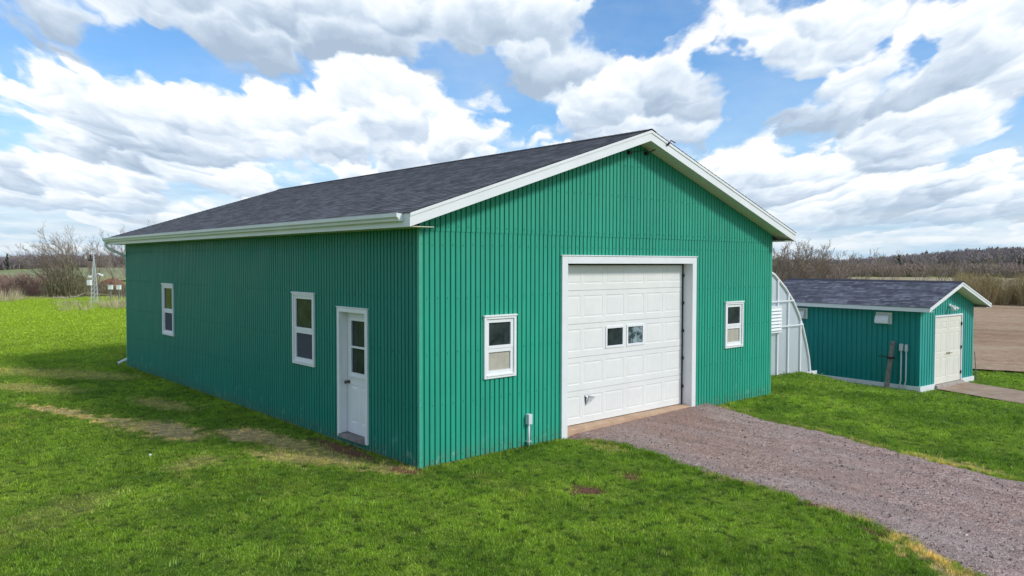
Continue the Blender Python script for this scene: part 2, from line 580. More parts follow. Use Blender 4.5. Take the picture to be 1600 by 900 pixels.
m, n, out = new_mat('lawn_ground')
pos = n('ShaderNodeNewGeometry').outputs['Position']
lc, sl = lawn_group(n, pos)
fine = n.noise(pos, 28, 5, .75)
mid = n.noise(pos, 5, 5, .7)
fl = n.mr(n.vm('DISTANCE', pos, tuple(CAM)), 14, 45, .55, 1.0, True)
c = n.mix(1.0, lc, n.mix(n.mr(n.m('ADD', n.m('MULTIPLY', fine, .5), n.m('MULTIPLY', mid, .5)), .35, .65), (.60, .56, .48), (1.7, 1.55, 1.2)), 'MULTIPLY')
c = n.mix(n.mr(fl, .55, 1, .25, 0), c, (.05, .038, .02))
c = n.mix(sl, c, n.mix(n.mr(fine, .35, .65), (.13, .065, .038), (.27, .15, .095)))
hgt = n.m('ADD', fine, n.m('MULTIPLY', mid, 1.2))
principled(n, out, c, .95, .1, 0, hgt, .9, .05)
M['ground'] = m

m, n, out = new_mat('grass_blades')
pos = n('ShaderNodeNewGeometry').outputs['Position']
lc, sl = lawn_group(n, pos)
oi = n('ShaderNodeObjectInfo').outputs['Random']
rnd = n('ShaderNodeTexWhiteNoise', {'Vector': n.comb(oi, n('ShaderNodeNewGeometry').outputs['Random Per Island'])}, noise_dimensions='2D').outputs[0]
c = n.mix(1.0, lc, n.ramp(rnd, [(0, (.85, .82, .5)), (.5, (1.65, 1.48, 1.05)), (.93, (2.3, 1.95, 1.5)), (1, (3.2, 2.3, 2.3))]), 'MULTIPLY')
df = n('ShaderNodeBsdfDiffuse', {'Color': c})
tr = n('ShaderNodeBsdfTranslucent', {'Color': n.mix(1.0, c, (1.2, 1.25, .7), 'MULTIPLY')})
gl = n('ShaderNodeBsdfGlossy', {'Color': (1, 1, 1, 1), 'Roughness': .5})
mx = n('ShaderNodeMixShader', {0: .35, 1: df.outputs[0], 2: tr.outputs[0]})
mx2 = n('ShaderNodeMixShader', {0: .03, 1: mx.outputs[0], 2: gl.outputs[0]})
n.t.links.new(mx2.outputs[0], out.inputs[0])
M['grass'] = m

# ------------------------------------------------------------------ ground sheet (polar grid centred under the camera)
def grid_faces(nr, na, closed=False):
    i, j = np.meshgrid(np.arange(nr - 1), np.arange(na - (0 if closed else 1)), indexing='ij')
    j2 = (j + 1) % na
    return np.stack([i * na + j, i * na + j2, (i + 1) * na + j2, (i + 1) * na + j], -1).reshape(-1, 4)


rs = np.concatenate([[0.05], np.geomspace(1.5, 60, 150), np.geomspace(63, 7000, 90)])
an = np.linspace(0, 2 * math.pi, 720, endpoint=False)
rr, aa = np.meshgrid(rs, an, indexing='ij')
gx, gy = CAM.x + rr * np.cos(aa), CAM.y + rr * np.sin(aa)
gz = height(gx, gy) - .05 * mask_np(gx, gy, SOIL[:2])
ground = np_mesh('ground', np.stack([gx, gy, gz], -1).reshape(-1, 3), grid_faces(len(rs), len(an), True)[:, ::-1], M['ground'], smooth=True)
tag(ground, 'green lawn around the barn, patchy and dry in places', 'ground', kind='structure')


def quad_sheet(name, corners, nu, nv, off, mat, edge=None):
    """bilinear sheet draped on the terrain; corners a b c d"""
    a, b, c, d = [np.array(q, float) for q in corners]
    u, v = np.meshgrid(np.linspace(0, 1, nu), np.linspace(0, 1, nv), indexing='ij')
    p = (a * (1 - u[..., None]) * (1 - v[..., None]) + b * u[..., None] * (1 - v[..., None]) + c * u[..., None] * v[..., None] + d * (1 - u[..., None]) * v[..., None])
    if edge:
        w = edge * (np.sin(p[..., 1] * 3.1 + 1) * .5 + np.sin(p[..., 0] * 5.3 + p[..., 1] * 2.2) * .3 + RNG.normal(0, .25, u.shape))
        em = np.maximum(np.maximum((u == 0), (u == 1)), np.maximum((v == 0), (v == 1)))
        p[..., 0] += w * em
        p[..., 1] += w * em
    z = height(p[..., 0], p[..., 1]) + off
    return np_mesh(name, np.stack([p[..., 0], p[..., 1], z], -1).reshape(-1, 3), grid_faces(nu, nv), mat, smooth=True)


# ---- driveway
m, n, out = new_mat('crushed_stone')
pos = n('ShaderNodeNewGeometry').outputs['Position']
v1 = n('ShaderNodeTexVoronoi', {'Vector': pos, 'Scale': 48.0}, feature='F1')
v2 = n('ShaderNodeTexVoronoi', {'Vector': pos, 'Scale': 110.0}, feature='F1')
cellv = n.sepxyz(v1.outputs['Color'])[0]
cell2 = n.sepxyz(v2.outputs['Color'])[1]
c = n.ramp(n.m('ADD', n.m('MULTIPLY', cellv, .55), n.m('MULTIPLY', cell2, .45)),
           [(.12, (.13, .090, .078)), (.42, (.31, .235, .21)), (.68, (.45, .36, .33)), (.95, (.80, .69, .65))])
x, y, z = n.sepxyz(pos)
red = n.noise(pos, .55, 5, .6, .5)
c = n.mix(n.mr(red, .42, .66, 0, .55), c, (.34, .215, .165))
nearb = n.mr(y, -2.6, .2, 0, .45, True)
c = n.mix(nearb, c, (.20, .14, .12))
rut = n.noise(n.vm('MULTIPLY', pos, (2.4, .45, 1)), 1.3, 5, .6, .3)
c = n.mix(n.mr(rut, .34, .50, .45, 0), c, (.17, .12, .105))
c = n.mix(n.mr(rut, .56, .70, 0, .40), c, (.50, .45, .43))
c = n.mix(n.mr(n.noise(pos, 7.0, 5, .7), .45, .7, 0, .45), c, (.13, .095, .09))
grey = n.mr(n.noise(n.vm('MULTIPLY', pos, (1, .5, 1)), .8, 4, .6), .45, .68, 0, .45)
c = n.mix(grey, c, (.33, .305, .305))
c = n.mix(1.0, c, (1.30, 1.17, 1.10), 'MULTIPLY')
hg = n.m('SUBTRACT', n.m('MULTIPLY', v1.outputs['Distance'], -1.0), n.m('MULTIPLY', v2.outputs['Distance'], .5))
principled(n, out, c, .9, .25, 0, hg, .9, .02)
M['gravel'] = m

DL = [(3.0, .30), (3.05, 0.0), (3.22, -.28), (3.43, -.46), (3.56, -1.02), (3.45, -1.4), (3.42, -1.94), (3.18, -2.54), (3.2, -2.82), (3.05, -3.92),
      (2.85, -5.0), (2.66, -5.71), (2.40, -6.15), (1.95, -6.9), (1.3, -9.0), (.4, -13), (-.2, -20), (-.4, -40)]
DR = [(7.6, .30), (7.75, 0.05), (7.55, -.8), (7.30, -1.65), (7.22, -2.7), (6.75, -3.94), (6.38, -5.18), (6.12, -6.27), (5.8, -7.5), (5.4, -9.0), (4.6, -13), (4.1, -20), (3.9, -40)]


def resample(L, n_, wob, seed):
    L = np.array(L)
    s = np.concatenate([[0], np.cumsum(np.hypot(*np.diff(L, axis=0).T))])
    t = np.linspace(0, s[-1], n_) ** 1.0
    out_ = np.stack([np.interp(t, s, L[:, 0]), np.interp(t, s, L[:, 1])], -1)
    r_ = np.random.default_rng(seed)
    k_ = np.exp(-np.linspace(-2, 2, 9) ** 2)
    nz = np.convolve(r_.normal(0, 1, n_), k_ / k_.sum(), 'same') + .6 * r_.normal(0, 1, n_)
    lw = np.convolve(r_.normal(0, 1, n_ + 60), np.hanning(31) / 6.0, 'same')[30:-30]
    nz = nz + .9 * lw
    out_[:, 0] += nz * wob
    out_[:, 1] += np.roll(nz, 5) * wob * .5
    return out_


def apron(x_, y_):                      # gravel banked up against the garage sill
    return (.015 + .065 * np.clip((x_ - 3) / 4, 0, 1)) * sstep((y_ + 1.5) / 1.4)


dl = resample(DL, 620, .035, 1)
dr = resample(DR, 620, .045, 2)
nv = 70
vv = np.linspace(0, 1, nv)
dxy = dl[:, None, :] * (1 - vv[None, :, None]) + dr[:, None, :] * vv[None, :, None]
ed = np.minimum(vv, 1 - vv)
zz = .004 + .030 * sstep(ed / .06)[None, :] + RNG.normal(0, .0025, dxy.shape[:2]) + apron(dxy[..., 0], dxy[..., 1]) * sstep(ed / .05)[None, :]
drive = np_mesh('driveway', np.concatenate([dxy, zz[..., None]], -1).reshape(-1, 3), grid_faces(620, nv), M['gravel'], smooth=True)
tag(drive, 'grey pink crushed stone driveway leading to the garage door', 'driveway', kind='structure')
DRIVE_POLY = np.concatenate([dl, dr[::-1]])

# ---- concrete path in front of the shed
m, n, out = new_mat('sandy_concrete_path')
pos = n('ShaderNodeNewGeometry').outputs['Position']
f = n.noise(pos, 2.2, 6, .65)
c = n.mix(n.mr(f, .35, .68), (.30, .205, .145), (.43, .33, .25))
c = n.mix(n.mr(n.noise(pos, 26, 4, .7), .5, .7, 0, .4), c, (.24, .16, .12))
principled(n, out, c, .92, .2, 0, n.noise(pos, 60, 4, .7), .5, .01)
M['path'] = m
PATH = [(18.62, -.56), (20.75, -.80), (19.0, -5.2), (16.85, -5.2)]
PATH2 = [(16.85, -5.2), (19.0, -5.2), (15.0, -14.0), (12.8, -13.5)]
pa = quad_sheet('path', PATH, 30, 40, .035, M['path'], .03)
tag(pa, 'sandy concrete path in front of the small shed doors', 'path', kind='structure')
pa2 = quad_sheet('path', PATH2, 30, 60, .035, M['path'], .03)
tag(pa2, 'continuation of the sandy concrete path beyond the frame', 'path', kind='structure')

# ---- tilled field and far fields
m, n, out = new_mat('tilled_soil')
pos = n('ShaderNodeNewGeometry').outputs['Position']
row = n.noise(n.vm('MULTIPLY', n('ShaderNodeVectorRotate', {'Vector': pos, 'Axis': (0, 0, 1), 'Angle': R(55)}, rotation_type='AXIS_ANGLE').outputs[0], (.18, 1.0, 1)), .42, 8, .72)
f = n.noise(pos, 1.6, 7, .75)
f3 = n.noise(pos, .12, 4, .6)
c = n.mix(n.mr(n.m('ADD', n.m('MULTIPLY', row, .6), n.m('MULTIPLY', f, .4)), .38, .62), (.28, .170, .105), (.54, .385, .25))
c = n.mix(n.mr(row, .50, .68, 0, .5), c, (.38, .30, .22))
c = n.mix(n.mr(f3, .55, .70, 0, .22), c, (.13, .14, .05))
principled(n, out, c, .95, .1, 0, n.m('ADD', f, row), 1.0, .15)
M['field'] = m
FIELD = [(17.5, 14.0), (33.0, -20.0), (150.0, -25.0), (105.0, 78.0)]
fld = quad_sheet('tilled_field', FIELD, 160, 160, .07, M['field'], .10)
tag(fld, 'brown tilled field behind the small shed', 'field', kind='structure')


def polar(u, r):
    """point on the ground r metres out along the bearing of photo column u"""
    a = YAW - math.atan((u - 800) / 1200)
    return CAM.x + r * math.cos(a), CAM.y + r * math.sin(a)


def field_mat(name, ca, cb, sc_):
    m, n, out = new_mat(name)
    pos = n('ShaderNodeNewGeometry').outputs['Position']
    f = n.noise(n.vm('MULTIPLY', pos, (1, .6, 1)), sc_, 6, .65)
    f2 = n.noise(pos, sc_ * 14, 4, .7)
    c = n.mix(n.mr(n.m('ADD', n.m('MULTIPLY', f, .7), n.m('MULTIPLY', f2, .3)), .38, .62), ca, cb)
    principled(n, out, c, .95, .1, 0, f2, .5, .2)
    return m


M['stubble'] = field_mat('pale_stubble', (.30, .24, .15), (.42, .35, .22), .02)
M['pasture'] = field_mat('far_pasture', (.20, .24, .10), (.34, .33, .18), .02)
M['rough'] = field_mat('rough_grass', (.16, .15, .06), (.26, .21, .10), .25)
for nm, u0, u1, r0, r1, r2, r3, mt, off, lb in [
        ('stubble_field', 1165, 1900, 152, 150, 265, 280, 'stubble', .20, 'pale stubble strip between the tilled field and the woods'),
        ('pasture', -500, 520, 300, 300, 640, 640, 'pasture', .5, 'pale green pasture far beyond the left trees'),
        ('rough_ground', -500, 420, 84, 84, 170, 170, 'rough', .08, 'rough brown grass beyond the left edge of the lawn')]:
    s_ = quad_sheet(nm, [polar(u0, r0), polar(u1, r1), polar(u1, r3), polar(u0, r2)], 60, 40, off, M[mt])
    tag(s_, lb, 'field', kind='structure')

# ------------------------------------------------------------------ wall helper
def corr_wall(mb, T, u0, u1, wbot, wtop, openings=(), pitch=.1, groove=.024, depth=.024, flat0=.0, n0=0.0, slope=.003, rib=0.0):
    """ribbed sheet in local (u, n outward, w); wtop is a function of u"""
    prof = []
    k_ = math.floor(u0 / pitch) - 1
    pts = []
    while k_ * pitch < u1 + pitch:
        b_ = k_ * pitch + flat0
        g0 = b_ + pitch - groove
        for (q, nn) in ((b_ + .0005, 0.0), (g0 - slope, 0.0), (g0, -depth), (b_ + pitch - slope, -depth)):
            pts.append((q, nn))
        k_ += 1
    pts.sort()
    us = [p[0] for p in pts]
    ns = [p[1] for p in pts]
    br = sorted(set([u0, u1] + [q for q in us if u0 < q < u1] + [e for o in openings for e in (o[0], o[1]) if u0 < e < u1]))
    for a_, b_ in zip(br[:-1], br[1:]):
        if b_ - a_ < 1e-6:
            continue
        na_, nb_ = np.interp(a_ + 1e-7, us, ns) + n0, np.interp(b_ - 1e-7, us, ns) + n0
        mid_ = (a_ + b_) / 2
        cuts = sorted([(o[2], o[3]) for o in openings if o[0] < mid_ < o[1]])
        segs = []
        lo = wbot
        for c0, c1 in cuts:
            if c0 > lo:
                segs.append((lo, c0))
            lo = max(lo, c1)
        segs.append((lo, None))
        for s0, s1 in segs:
            ta, tb = (wtop(a_), wtop(b_)) if s1 is None else (s1, s1)
            if max(ta, tb) <= s0 + 1e-4:
                continue
            ta, tb = max(ta, s0), max(tb, s0)
            mb.add([T(a_, na_, s0), T(b_, nb_, s0), T(b_, nb_, tb), T(a_, na_, ta)], [(0, 1, 2, 3)])


def gable_roof(parent, Wd, Ld, os_, of_, apex, eave, mats, course=.135, fh=.20, holes=None):
    """shingled roof, fascias and soffits for a gable roof with its ridge along y"""
    half = Wd / 2 + os_
    mm = (apex - eave) / half
    sl = math.hypot(half, apex - eave)
    y0, y1 = -of_ - .02, Ld + of_ + .02
    v, f, uv = [], [], []
    ncs = int(math.ceil(sl / course))
    ysub = np.linspace(y0, y1, 60)
    rj = np.random.default_rng(5)
    for side in (-1, 1):
        for c_ in range(ncs):
            s0 = c_ * course - .02
            s1 = min(sl + .005, (c_ + 1) * course + .02)
            jit = rj.normal(0, .0015, len(ysub))
            for i_, yy in enumerate(ysub):
                for (s_, lift) in ((s0, -.003), (s0, .010), (s1, .000)):
                    s2 = s_ + (jit[i_] if s_ == s0 else 0)
                    xx = Wd / 2 + side * (half - s2 * half / sl)
                    zz_ = eave + s2 * (apex - eave) / sl + lift + .004
                    v.append((xx, yy, zz_))
                    uv.append((yy + (31.7 if side > 0 else 0), s_ + .02 * (1 if s_ == s0 else -1) * 0 + c_ * 0))
            b_ = len(v) - 3 * len(ysub)
            for i_ in range(len(ysub) - 1):
                p_ = b_ + 3 * i_
                q_ = [(p_, p_ + 3, p_ + 4, p_ + 1), (p_ + 1, p_ + 4, p_ + 5, p_ + 2)]
                f += [t_ if side < 0 else t_[::-1] for t_ in q_]
    me = bpy.data.meshes.new('roof')
    me.from_pydata(v, [], f)
    ul = me.uv_layers.new(name='UVMap')
    li = np.empty(len(me.loops), dtype=np.int32)
    me.loops.foreach_get('vertex_index', li)
    ul.data.foreach_set('uv', np.array(uv, dtype=np.float32)[li].ravel())
    me.materials.append(mats['roof'])
    roof = bpy.data.objects.new('roof', me)
    COL.objects.link(roof)
    roof.parent = parent
    # ridge cap
    cap = MB()
    q = y0
    while q < y1:
        e_ = min(q + .32, y1)
        for s_ in (-1, 1):
            cap.add([(Wd / 2, q, apex + .028), (Wd / 2 + s_ * .15, q, apex + .022 - mm * .15), (Wd / 2 + s_ * .15, e_, apex + .014 - mm * .15), (Wd / 2, e_, apex + .020)],
                    [(0, 1, 2, 3) if s_ > 0 else (3, 2, 1, 0)])
        q += .145
    co = cap.build('ridge_cap', mats['cap'], roof, recalc=False)
    # rake fascias
    for (yy, sg) in ((-of_, -1), (Ld + of_, 1)):
        for s_ in (-1, 1):
            fa = MB()
            xo, xi = Wd / 2 + s_ * half, Wd / 2

            def ring(y_, top, bot, xo=xo, xi=xi):
                return [(xo, y_, eave - top), (xi, y_, apex - top), (xi, y_, apex - bot), (xo, y_, eave - bot)]
            fa.prism(ring(yy, .004, fh), ring(yy - sg * .02, .004, fh))
            fa.prism(ring(yy + sg * .014, .002, .052), ring(yy + sg * .0005, .002, .052))
            fa.build('fascia', mats['white'], parent)
    for s_ in (-1, 1):
        xo = Wd / 2 + s_ * half
        fa = MB()
        xa, xb = sorted((xo, xo - s_ * .02))
        fa.box(xa, -of_ + .022, eave - fh, xb, Ld + of_ - .022, eave - .004)
        fa.build('fascia', mats['white'], parent)
        so = MB()
        xa, xb = sorted((xo - s_ * .021, Wd / 2 + s_ * (Wd / 2 - .03)))
        so.box(xa, -of_ + .024, eave - fh + .002, xb, Ld + of_ - .024, eave - fh + .012)
        so.build('soffit', mats['soffit'], parent)
        # sloped rake soffits
        for (ya, yb) in ((-of_ + .022, .02), (Ld - .02, Ld + of_ - .022)):
            so = MB()
            xo2 = xo - s_ * .022
            zo = eave + mm * .022
            xi = Wd / 2 + s_ * .001

            def ring2(y_):
                return [(xo2, y_, zo - fh + .018), (xi, y_, apex - fh + .012), (xi, y_, apex - fh + .022), (xo2, y_, zo - fh + .028)]
            so.prism(ring2(ya), ring2(yb))
            so.build('soffit', mats['soffit'], parent)
    return lambda x_: eave + mm * (half - abs(x_ - Wd / 2))


def frame_boxes(mb, T, u0, u1, w0, w1, b, n0, n1, bb=None):
    bb = b if bb is None else bb
    mb.box(u0, n0, w0, u0 + b, n1, w1, T)
    mb.box(u1 - b, n0, w0, u1, n1, w1, T)
    mb.box(u0 + b, n0, w1 - b, u1 - b, n1, w1, T)
    if bb:
        mb.box(u0 + b, n0, w0, u1 - b, n1, w0 + bb, T)


def window(parent, T, u0, u1, w0, w1, lower, casing=.05, sash=.06):
    fr = MB()
    frame_boxes(fr, T, u0, u1, w0, w1, casing, -.05, .034)
    fr.box(u0 - .012, -.002, w1 - .012, u1 + .012, .048, w1 + .018, T)          # drip cap
    wo_ = fr.build('window', M['white_vinyl'], parent, bevel=.004)
    a0, a1 = u0 + casing, u1 - casing
    mid_ = (w0 + w1) / 2 - .005
    s1 = MB()
    frame_boxes(s1, T, a0 + .001, a1 - .001, mid_ - .02, w1 - casing - .001, sash, -.04, .012, .05)
    s1.build('sash', M['white_vinyl'], wo_, bevel=.003)
    s2 = MB()
    frame_boxes(s2, T, a0 + .001, a1 - .001, w0 + casing + .001, mid_ - .021, sash, -.04, .006, .075)
    s2.build('sash', M['white_vinyl'], wo_, bevel=.003)
    g1 = MB()
    g1.box(a0 + sash - .01, -.022, mid_ + .02, a1 - sash + .01, -.014, w1 - casing - sash + .01, T)
    g1.build('pane', M['glass'], wo_)
    g2 = MB()
    g2.box(a0 + sash - .01, -.026, w0 + casing + .06, a1 - sash + .01, -.018, mid_ - .03 - sash + .012, T)
    g2.build('insect_screen' if lower == 'screen' else 'pane', M[lower], wo_)
    bt = MB()
    bt.box(u0 + casing, .006, w0 + casing - .012, u1 - casing, .045, w0 + casing + .006, T)
    bt.build('sill', M['white_vinyl'], wo_, bevel=.003)
    return wo_


# ------------------------------------------------------------------ BARN
BW, BL, BE, BA = 10.107, 15.385, 3.859, 5.658
barn = empty('barn', (0, 0, 0))
tag(barn, 'large green corrugated steel barn with dark shingle roof and white garage door', 'barn')
TF = lambda u, nn, w: (u, -nn, w)            # front wall
TS = lambda u, nn, w: (-nn, u, w)            # left side wall (u = y)
TR = lambda u, nn, w: (BW + nn, u, w)
TB = lambda u, nn, w: (u, BL + nn, w)
roofz = gable_roof(barn, BW, BL, .41, .364, BA, BE, {'roof': M['shingle'], 'cap': M['shingle'], 'white': M['white'], 'soffit': M['soffit']})
GD = (3.17, 6.90, .0, 3.13)
WIN_F = [(1.246, 1.938), (8.14, 8.856)]
wz0, wz1 = 1.255, 2.276
opens = [GD] + [(a_ + .03, b_ - .03, wz0 + .03, wz1 - .03) for a_, b_ in WIN_F]
fw = MB()
corr_wall(fw, TF, 0.0, BW, .03, lambda u: 3.66, opens)
corr_wall(fw, TF, 0.0, BW, 3.625, lambda u: roofz(u) - .175, [], n0=.009)
for zrow in (.12, .95, 1.75, 2.6, 3.42, 3.70, 4.4, 5.0):                       # screw heads along the girts
    for i_ in range(101):
        u_ = i_ * .1 + .04
        if (i_ + int(zrow * 3)) % 2 or zrow > roofz(u_) - .26 or u_ > BW - .05:
            continue
        if any(o[0] - .08 < u_ < o[1] + .08 and o[2] - .14 < zrow < o[3] + .14 for o in opens):
            continue
        u_ += random.uniform(-.006, .006)
        zr_ = zrow + random.uniform(-.012, .012)
        fw.box(u_ - .009, .0 if zrow < 3.6 else .009, zr_ - .009, u_ + .009, .010 if zrow < 3.6 else .019, zr_ + .009, TF)
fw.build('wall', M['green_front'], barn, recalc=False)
DO = (1.55, 2.40, .11, 2.29)
WIN_S = [(3.336, 4.215), (11.087, 11.954)]
sz0, sz1 = 1.219, 2.570
opens_s = [DO] + [(a_ + .03, b_ - .03, sz0 + .03, sz1 - .03) for a_, b_ in WIN_S]
sw = MB()
corr_wall(sw, TS, 0.0, BL, .03, lambda u: 3.672, opens_s)
for zrow in (.12, .95, 1.75, 2.6, 3.42):
    for i_ in range(153):
        u_ = i_ * .1 + .04
        if (i_ + int(zrow * 3)) % 2 or any(o[0] - .08 < u_ < o[1] + .08 and o[2] - .14 < zrow < o[3] + .14 for o in opens_s):
            continue
        sw.box(u_ - .009, 0, zrow - .009, u_ + .009, .010, zrow + .009, TS)
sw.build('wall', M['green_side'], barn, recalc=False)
rw = MB()
corr_wall(rw, TR, 0.0, BL, .03, lambda u: 3.672)
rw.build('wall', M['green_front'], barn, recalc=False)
bw_ = MB()
corr_wall(bw_, TB, 0.0, BW, .03, lambda u: roofz(u) - .175)
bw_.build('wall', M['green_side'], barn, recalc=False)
for (cx, sx) in ((0, -1), (BW, 1)):
    for (cy, sy) in ((0, -1), (BL, 1)):
        ct = MB()
        x_in, x_out, y_in, y_out = cx - sx * .045, cx + sx * .0055, cy - sy * .045, cy + sy * .0055
        x_l, y_l = cx + sx * .0015, cy + sy * .0015
        ring_ = [(x_in, y_l), (x_in, y_out), (x_out, y_out), (x_out, y_in), (x_l, y_in), (x_l, y_l)]
        ct.prism([(a_, b_, .025) for a_, b_ in ring_], [(a_, b_, 3.655) for a_, b_ in ring_])
        ct.build('corner_trim', M['green_trim'], barn)
fo = MB()
fo.box(.03, .03, -.35, 3.15, .20, .055)
fo.box(6.92, .03, -.35, BW - .03, .20, .055)
fo.box(.03, .20, -.35, .20, BL - .20, .055)
fo.box(BW - .20, .20, -.35, BW - .03, BL - .20, .055)
fo.box(.03, BL - .20, -.35, BW - .03, BL - .03, .055)
fo.build('foundation', M['concrete'], barn)
for a_, b_ in WIN_F:
    window(barn, TF, a_, b_, wz0, wz1, 'blind' if a_ < 5 else 'blind')
for a_, b_ in WIN_S:
    window(barn, TS, a_, b_, sz0, sz1, 'screen')

# garage door opening
gt = MB()
gt.box(3.022, -.02, .0, 3.17, .030, 3.266, TF)
gt.box(6.90, -.02, .0, 7.042, .030, 3.266, TF)
gt.box(3.17, -.02, 3.13, 6.90, .030, 3.266, TF)
gt.box(3.00, -.01, 3.266, 7.064, .045, 3.285, TF)
gt.build('garage_door_trim', M['white'], barn, bevel=.005)
jb = MB()
jb.box(3.13, -.30, .10, 3.169, -.021, 3.13, TF)
jb.box(6.901, -.30, .10, 6.94, -.021, 3.13, TF)
jb.box(3.169, -.19, 3.131, 6.901, -.021, 3.165, TF)
jb.build('door_jamb', M['white'], barn, bevel=.003)
st = MB()
st.box(6.862, -.255, .15, 6.898, -.205, 3.129, TF)
st.box(3.172, -.212, 3.10, 6.898, -.192, 3.129, TF)
for zq in (.5, 1.1, 1.68, 2.27, 2.85):
    st.box(6.855, -.21, zq, 6.90, -.18, zq + .06, TF)
st.build('weather_strip', M['dark'], barn)
th = MB()
th.box(3.135, -.42, -.30, 6.935, .012, .142, TF)
th.build('threshold', M['threshold'], barn, bevel=.012)

DZ0, DZ1, DX0, DX1, DN = .155, 3.255, 3.18, 6.862, -.215
rh = (DZ1 - DZ0) / 5
gd = MB()
cw = (DX1 - DX0) / 6


def raised_panel(mb, T, u0, u1, w0, w1, nf, d1=.012, m1=.03, m2=.04):
    """moulded panel: surface ring -> sunk channel -> raised field, filling u0..u1"""
    rings = [(0, 0), (.012, -d1), (.012 + m1, -d1), (.012 + m1 + m2 * .6, -.002)]
    L_ = [[T(u0 + a_, nf + b_, w0 + a_), T(u1 - a_, nf + b_, w0 + a_), T(u1 - a_, nf + b_, w1 - a_), T(u0 + a_, nf + b_, w1 - a_)] for a_, b_ in rings]
    pts = [p for r_ in L_ for p in r_]
    fc = []
    for i_ in range(len(rings) - 1):
        for j_ in range(4):
            fc.append((i_ * 4 + j_, i_ * 4 + (j_ + 1) % 4, (i_ + 1) * 4 + (j_ + 1) % 4, (i_ + 1) * 4 + j_))
    k_ = (len(rings) - 1) * 4
    fc.append((k_, k_ + 1, k_ + 2, k_ + 3))
    mb.add(pts, fc)


def panelled(mb, T, u0, u1, w0, w1, panels, nf, **kw):
    """flat face u0..u1 x w0..w1 with moulded panels (disjoint boxes) cut into it"""
    us = sorted(set([u0, u1] + [p[0] for p in panels] + [p[1] for p in panels]))
    ws = sorted(set([w0, w1] + [p[2] for p in panels] + [p[3] for p in panels]))
    for a_, b_ in zip(us[:-1], us[1:]):
        for c_, d_ in zip(ws[:-1], ws[1:]):
            mu, mw = (a_ + b_) / 2, (c_ + d_) / 2
            if any(p[0] < mu < p[1] and p[2] < mw < p[3] for p in panels):
                continue
            mb.add([T(a_, nf, c_), T(b_, nf, c_), T(b_, nf, d_), T(a_, nf, d_)], [(0, 1, 2, 3)])
    for p in panels:
        if len(p) == 4:
            raised_panel(mb, T, *p, nf, **kw)


gwin = []
for r_ in range(5):
    w0 = DZ0 + r_ * rh + .004
    w1 = DZ0 + (r_ + 1) * rh - .004
    ps = []
    for c_ in range(6):
        a_ = DX0 + c_ * cw + .045
        b_ = DX0 + (c_ + 1) * cw - .045
        p = (a_, b_, w0 + .115, w1 - .09)
        if r_ == 2 and c_ in (2, 3):
            gwin.append(p)
            ps.append((a_ + .01, b_ - .01, w0 + .125, w1 - .10, 'hole'))
        else:
            ps.append(p)
    panelled(gd, TF, DX0, DX1, w0, w1, ps, DN, d1=.006, m1=.012)
    gd.add([TF(DX0, DN, w1), TF(DX1, DN, w1), TF(DX1, DN - .022, w1 + .004), TF(DX0, DN - .022, w1 + .004)], [(0, 1, 2, 3)])
    gd.add([TF(DX0, DN, w0), TF(DX1, DN, w0), TF(DX1, DN - .022, w0 - .004), TF(DX0, DN - .022, w0 - .004)], [(3, 2, 1, 0)])
gd.add([TF(DX0, DN - .03, DZ0), TF(DX1, DN - .03, DZ0), TF(DX1, DN - .03, DZ1), TF(DX0, DN - .03, DZ1)], [(0, 1, 2, 3)])
door = gd.build('garage_door', M['door_white'], barn, recalc=False)
for i_, (a_, b_, c_, d_) in enumerate(gwin):
    w_ = MB()
    frame_boxes(w_, TF, a_ - .01, b_ + .01, c_ - .005, d_ + .01, .045, DN - .015, DN + .014)
    wf = w_.build('window', M['white_vinyl'], door, bevel=.003)
    p_ = MB()
    p_.box(a_ + .03, DN - .012, c_ + .03, b_ - .03, DN - .006, d_ - .03, TF)
    p_.build('pane', M['glass'] if i_ == 0 else M['hazy_glass'], door)
# torn dent, bottom row second panel
a_ = DX0 + cw + .055
zt = DZ0 + rh - .11
dent = MB()
dp = [(a_ + .02, zt + .01), (a_ + .05, zt - .02), (a_ + .085, zt - .045), (a_ + .06, zt - .085), (a_ + .042, zt - .17), (a_ + .028, zt - .11)]
dent.poly([TF(u, DN + .003, w) for u, w in dp])
dent.build('torn_hole', M['dark'], door)
fl_ = MB()
q = [TF(a_ + .045, DN + .004, zt - .19), TF(a_ + .135, DN + .004, zt - .05), TF(a_ + .09, DN + .045, zt - .06), TF(a_ + .05, DN + .03, zt - .12),
     TF(a_ + .32, DN + .003, zt - .055), TF(a_ + .24, DN + .022, zt - .035), TF(a_ + .14, DN + .03, zt - .02), TF(a_ + .22, DN + .003, zt - .12), TF(a_ + .12, DN + .004, zt + .005)]
fl_.add(q, [(0, 1, 2), (0, 2, 3), (1, 5, 6), (1, 4, 5), (1, 7, 4), (2, 1, 6), (6, 5, 8), (0, 7, 1)])
fl_.build('bent_flap', M['galv'], door, recalc=False)
hn = MB()
hn.box(6.1, DN, .20, 6.22, DN + .02, .215, TF)
# wall conduit
cd = MB()
cd.tube([(2.205, -.055, -.05), (2.205, -.055, .42)], .021, 10)
cob = cd.build('conduit', M['plastic_pipe'], barn, smooth=True)
cb = MB()
cb.box(2.165, -.095, .40, 2.255, -.010, .575)
cb.build('junction_box', M['plastic_pipe'], cob, bevel=.008)
cs = MB()
cs.box(2.16, -.085, .10, 2.25, -.003, .115)
cs.build('pipe_strap', M['galv'], cob)
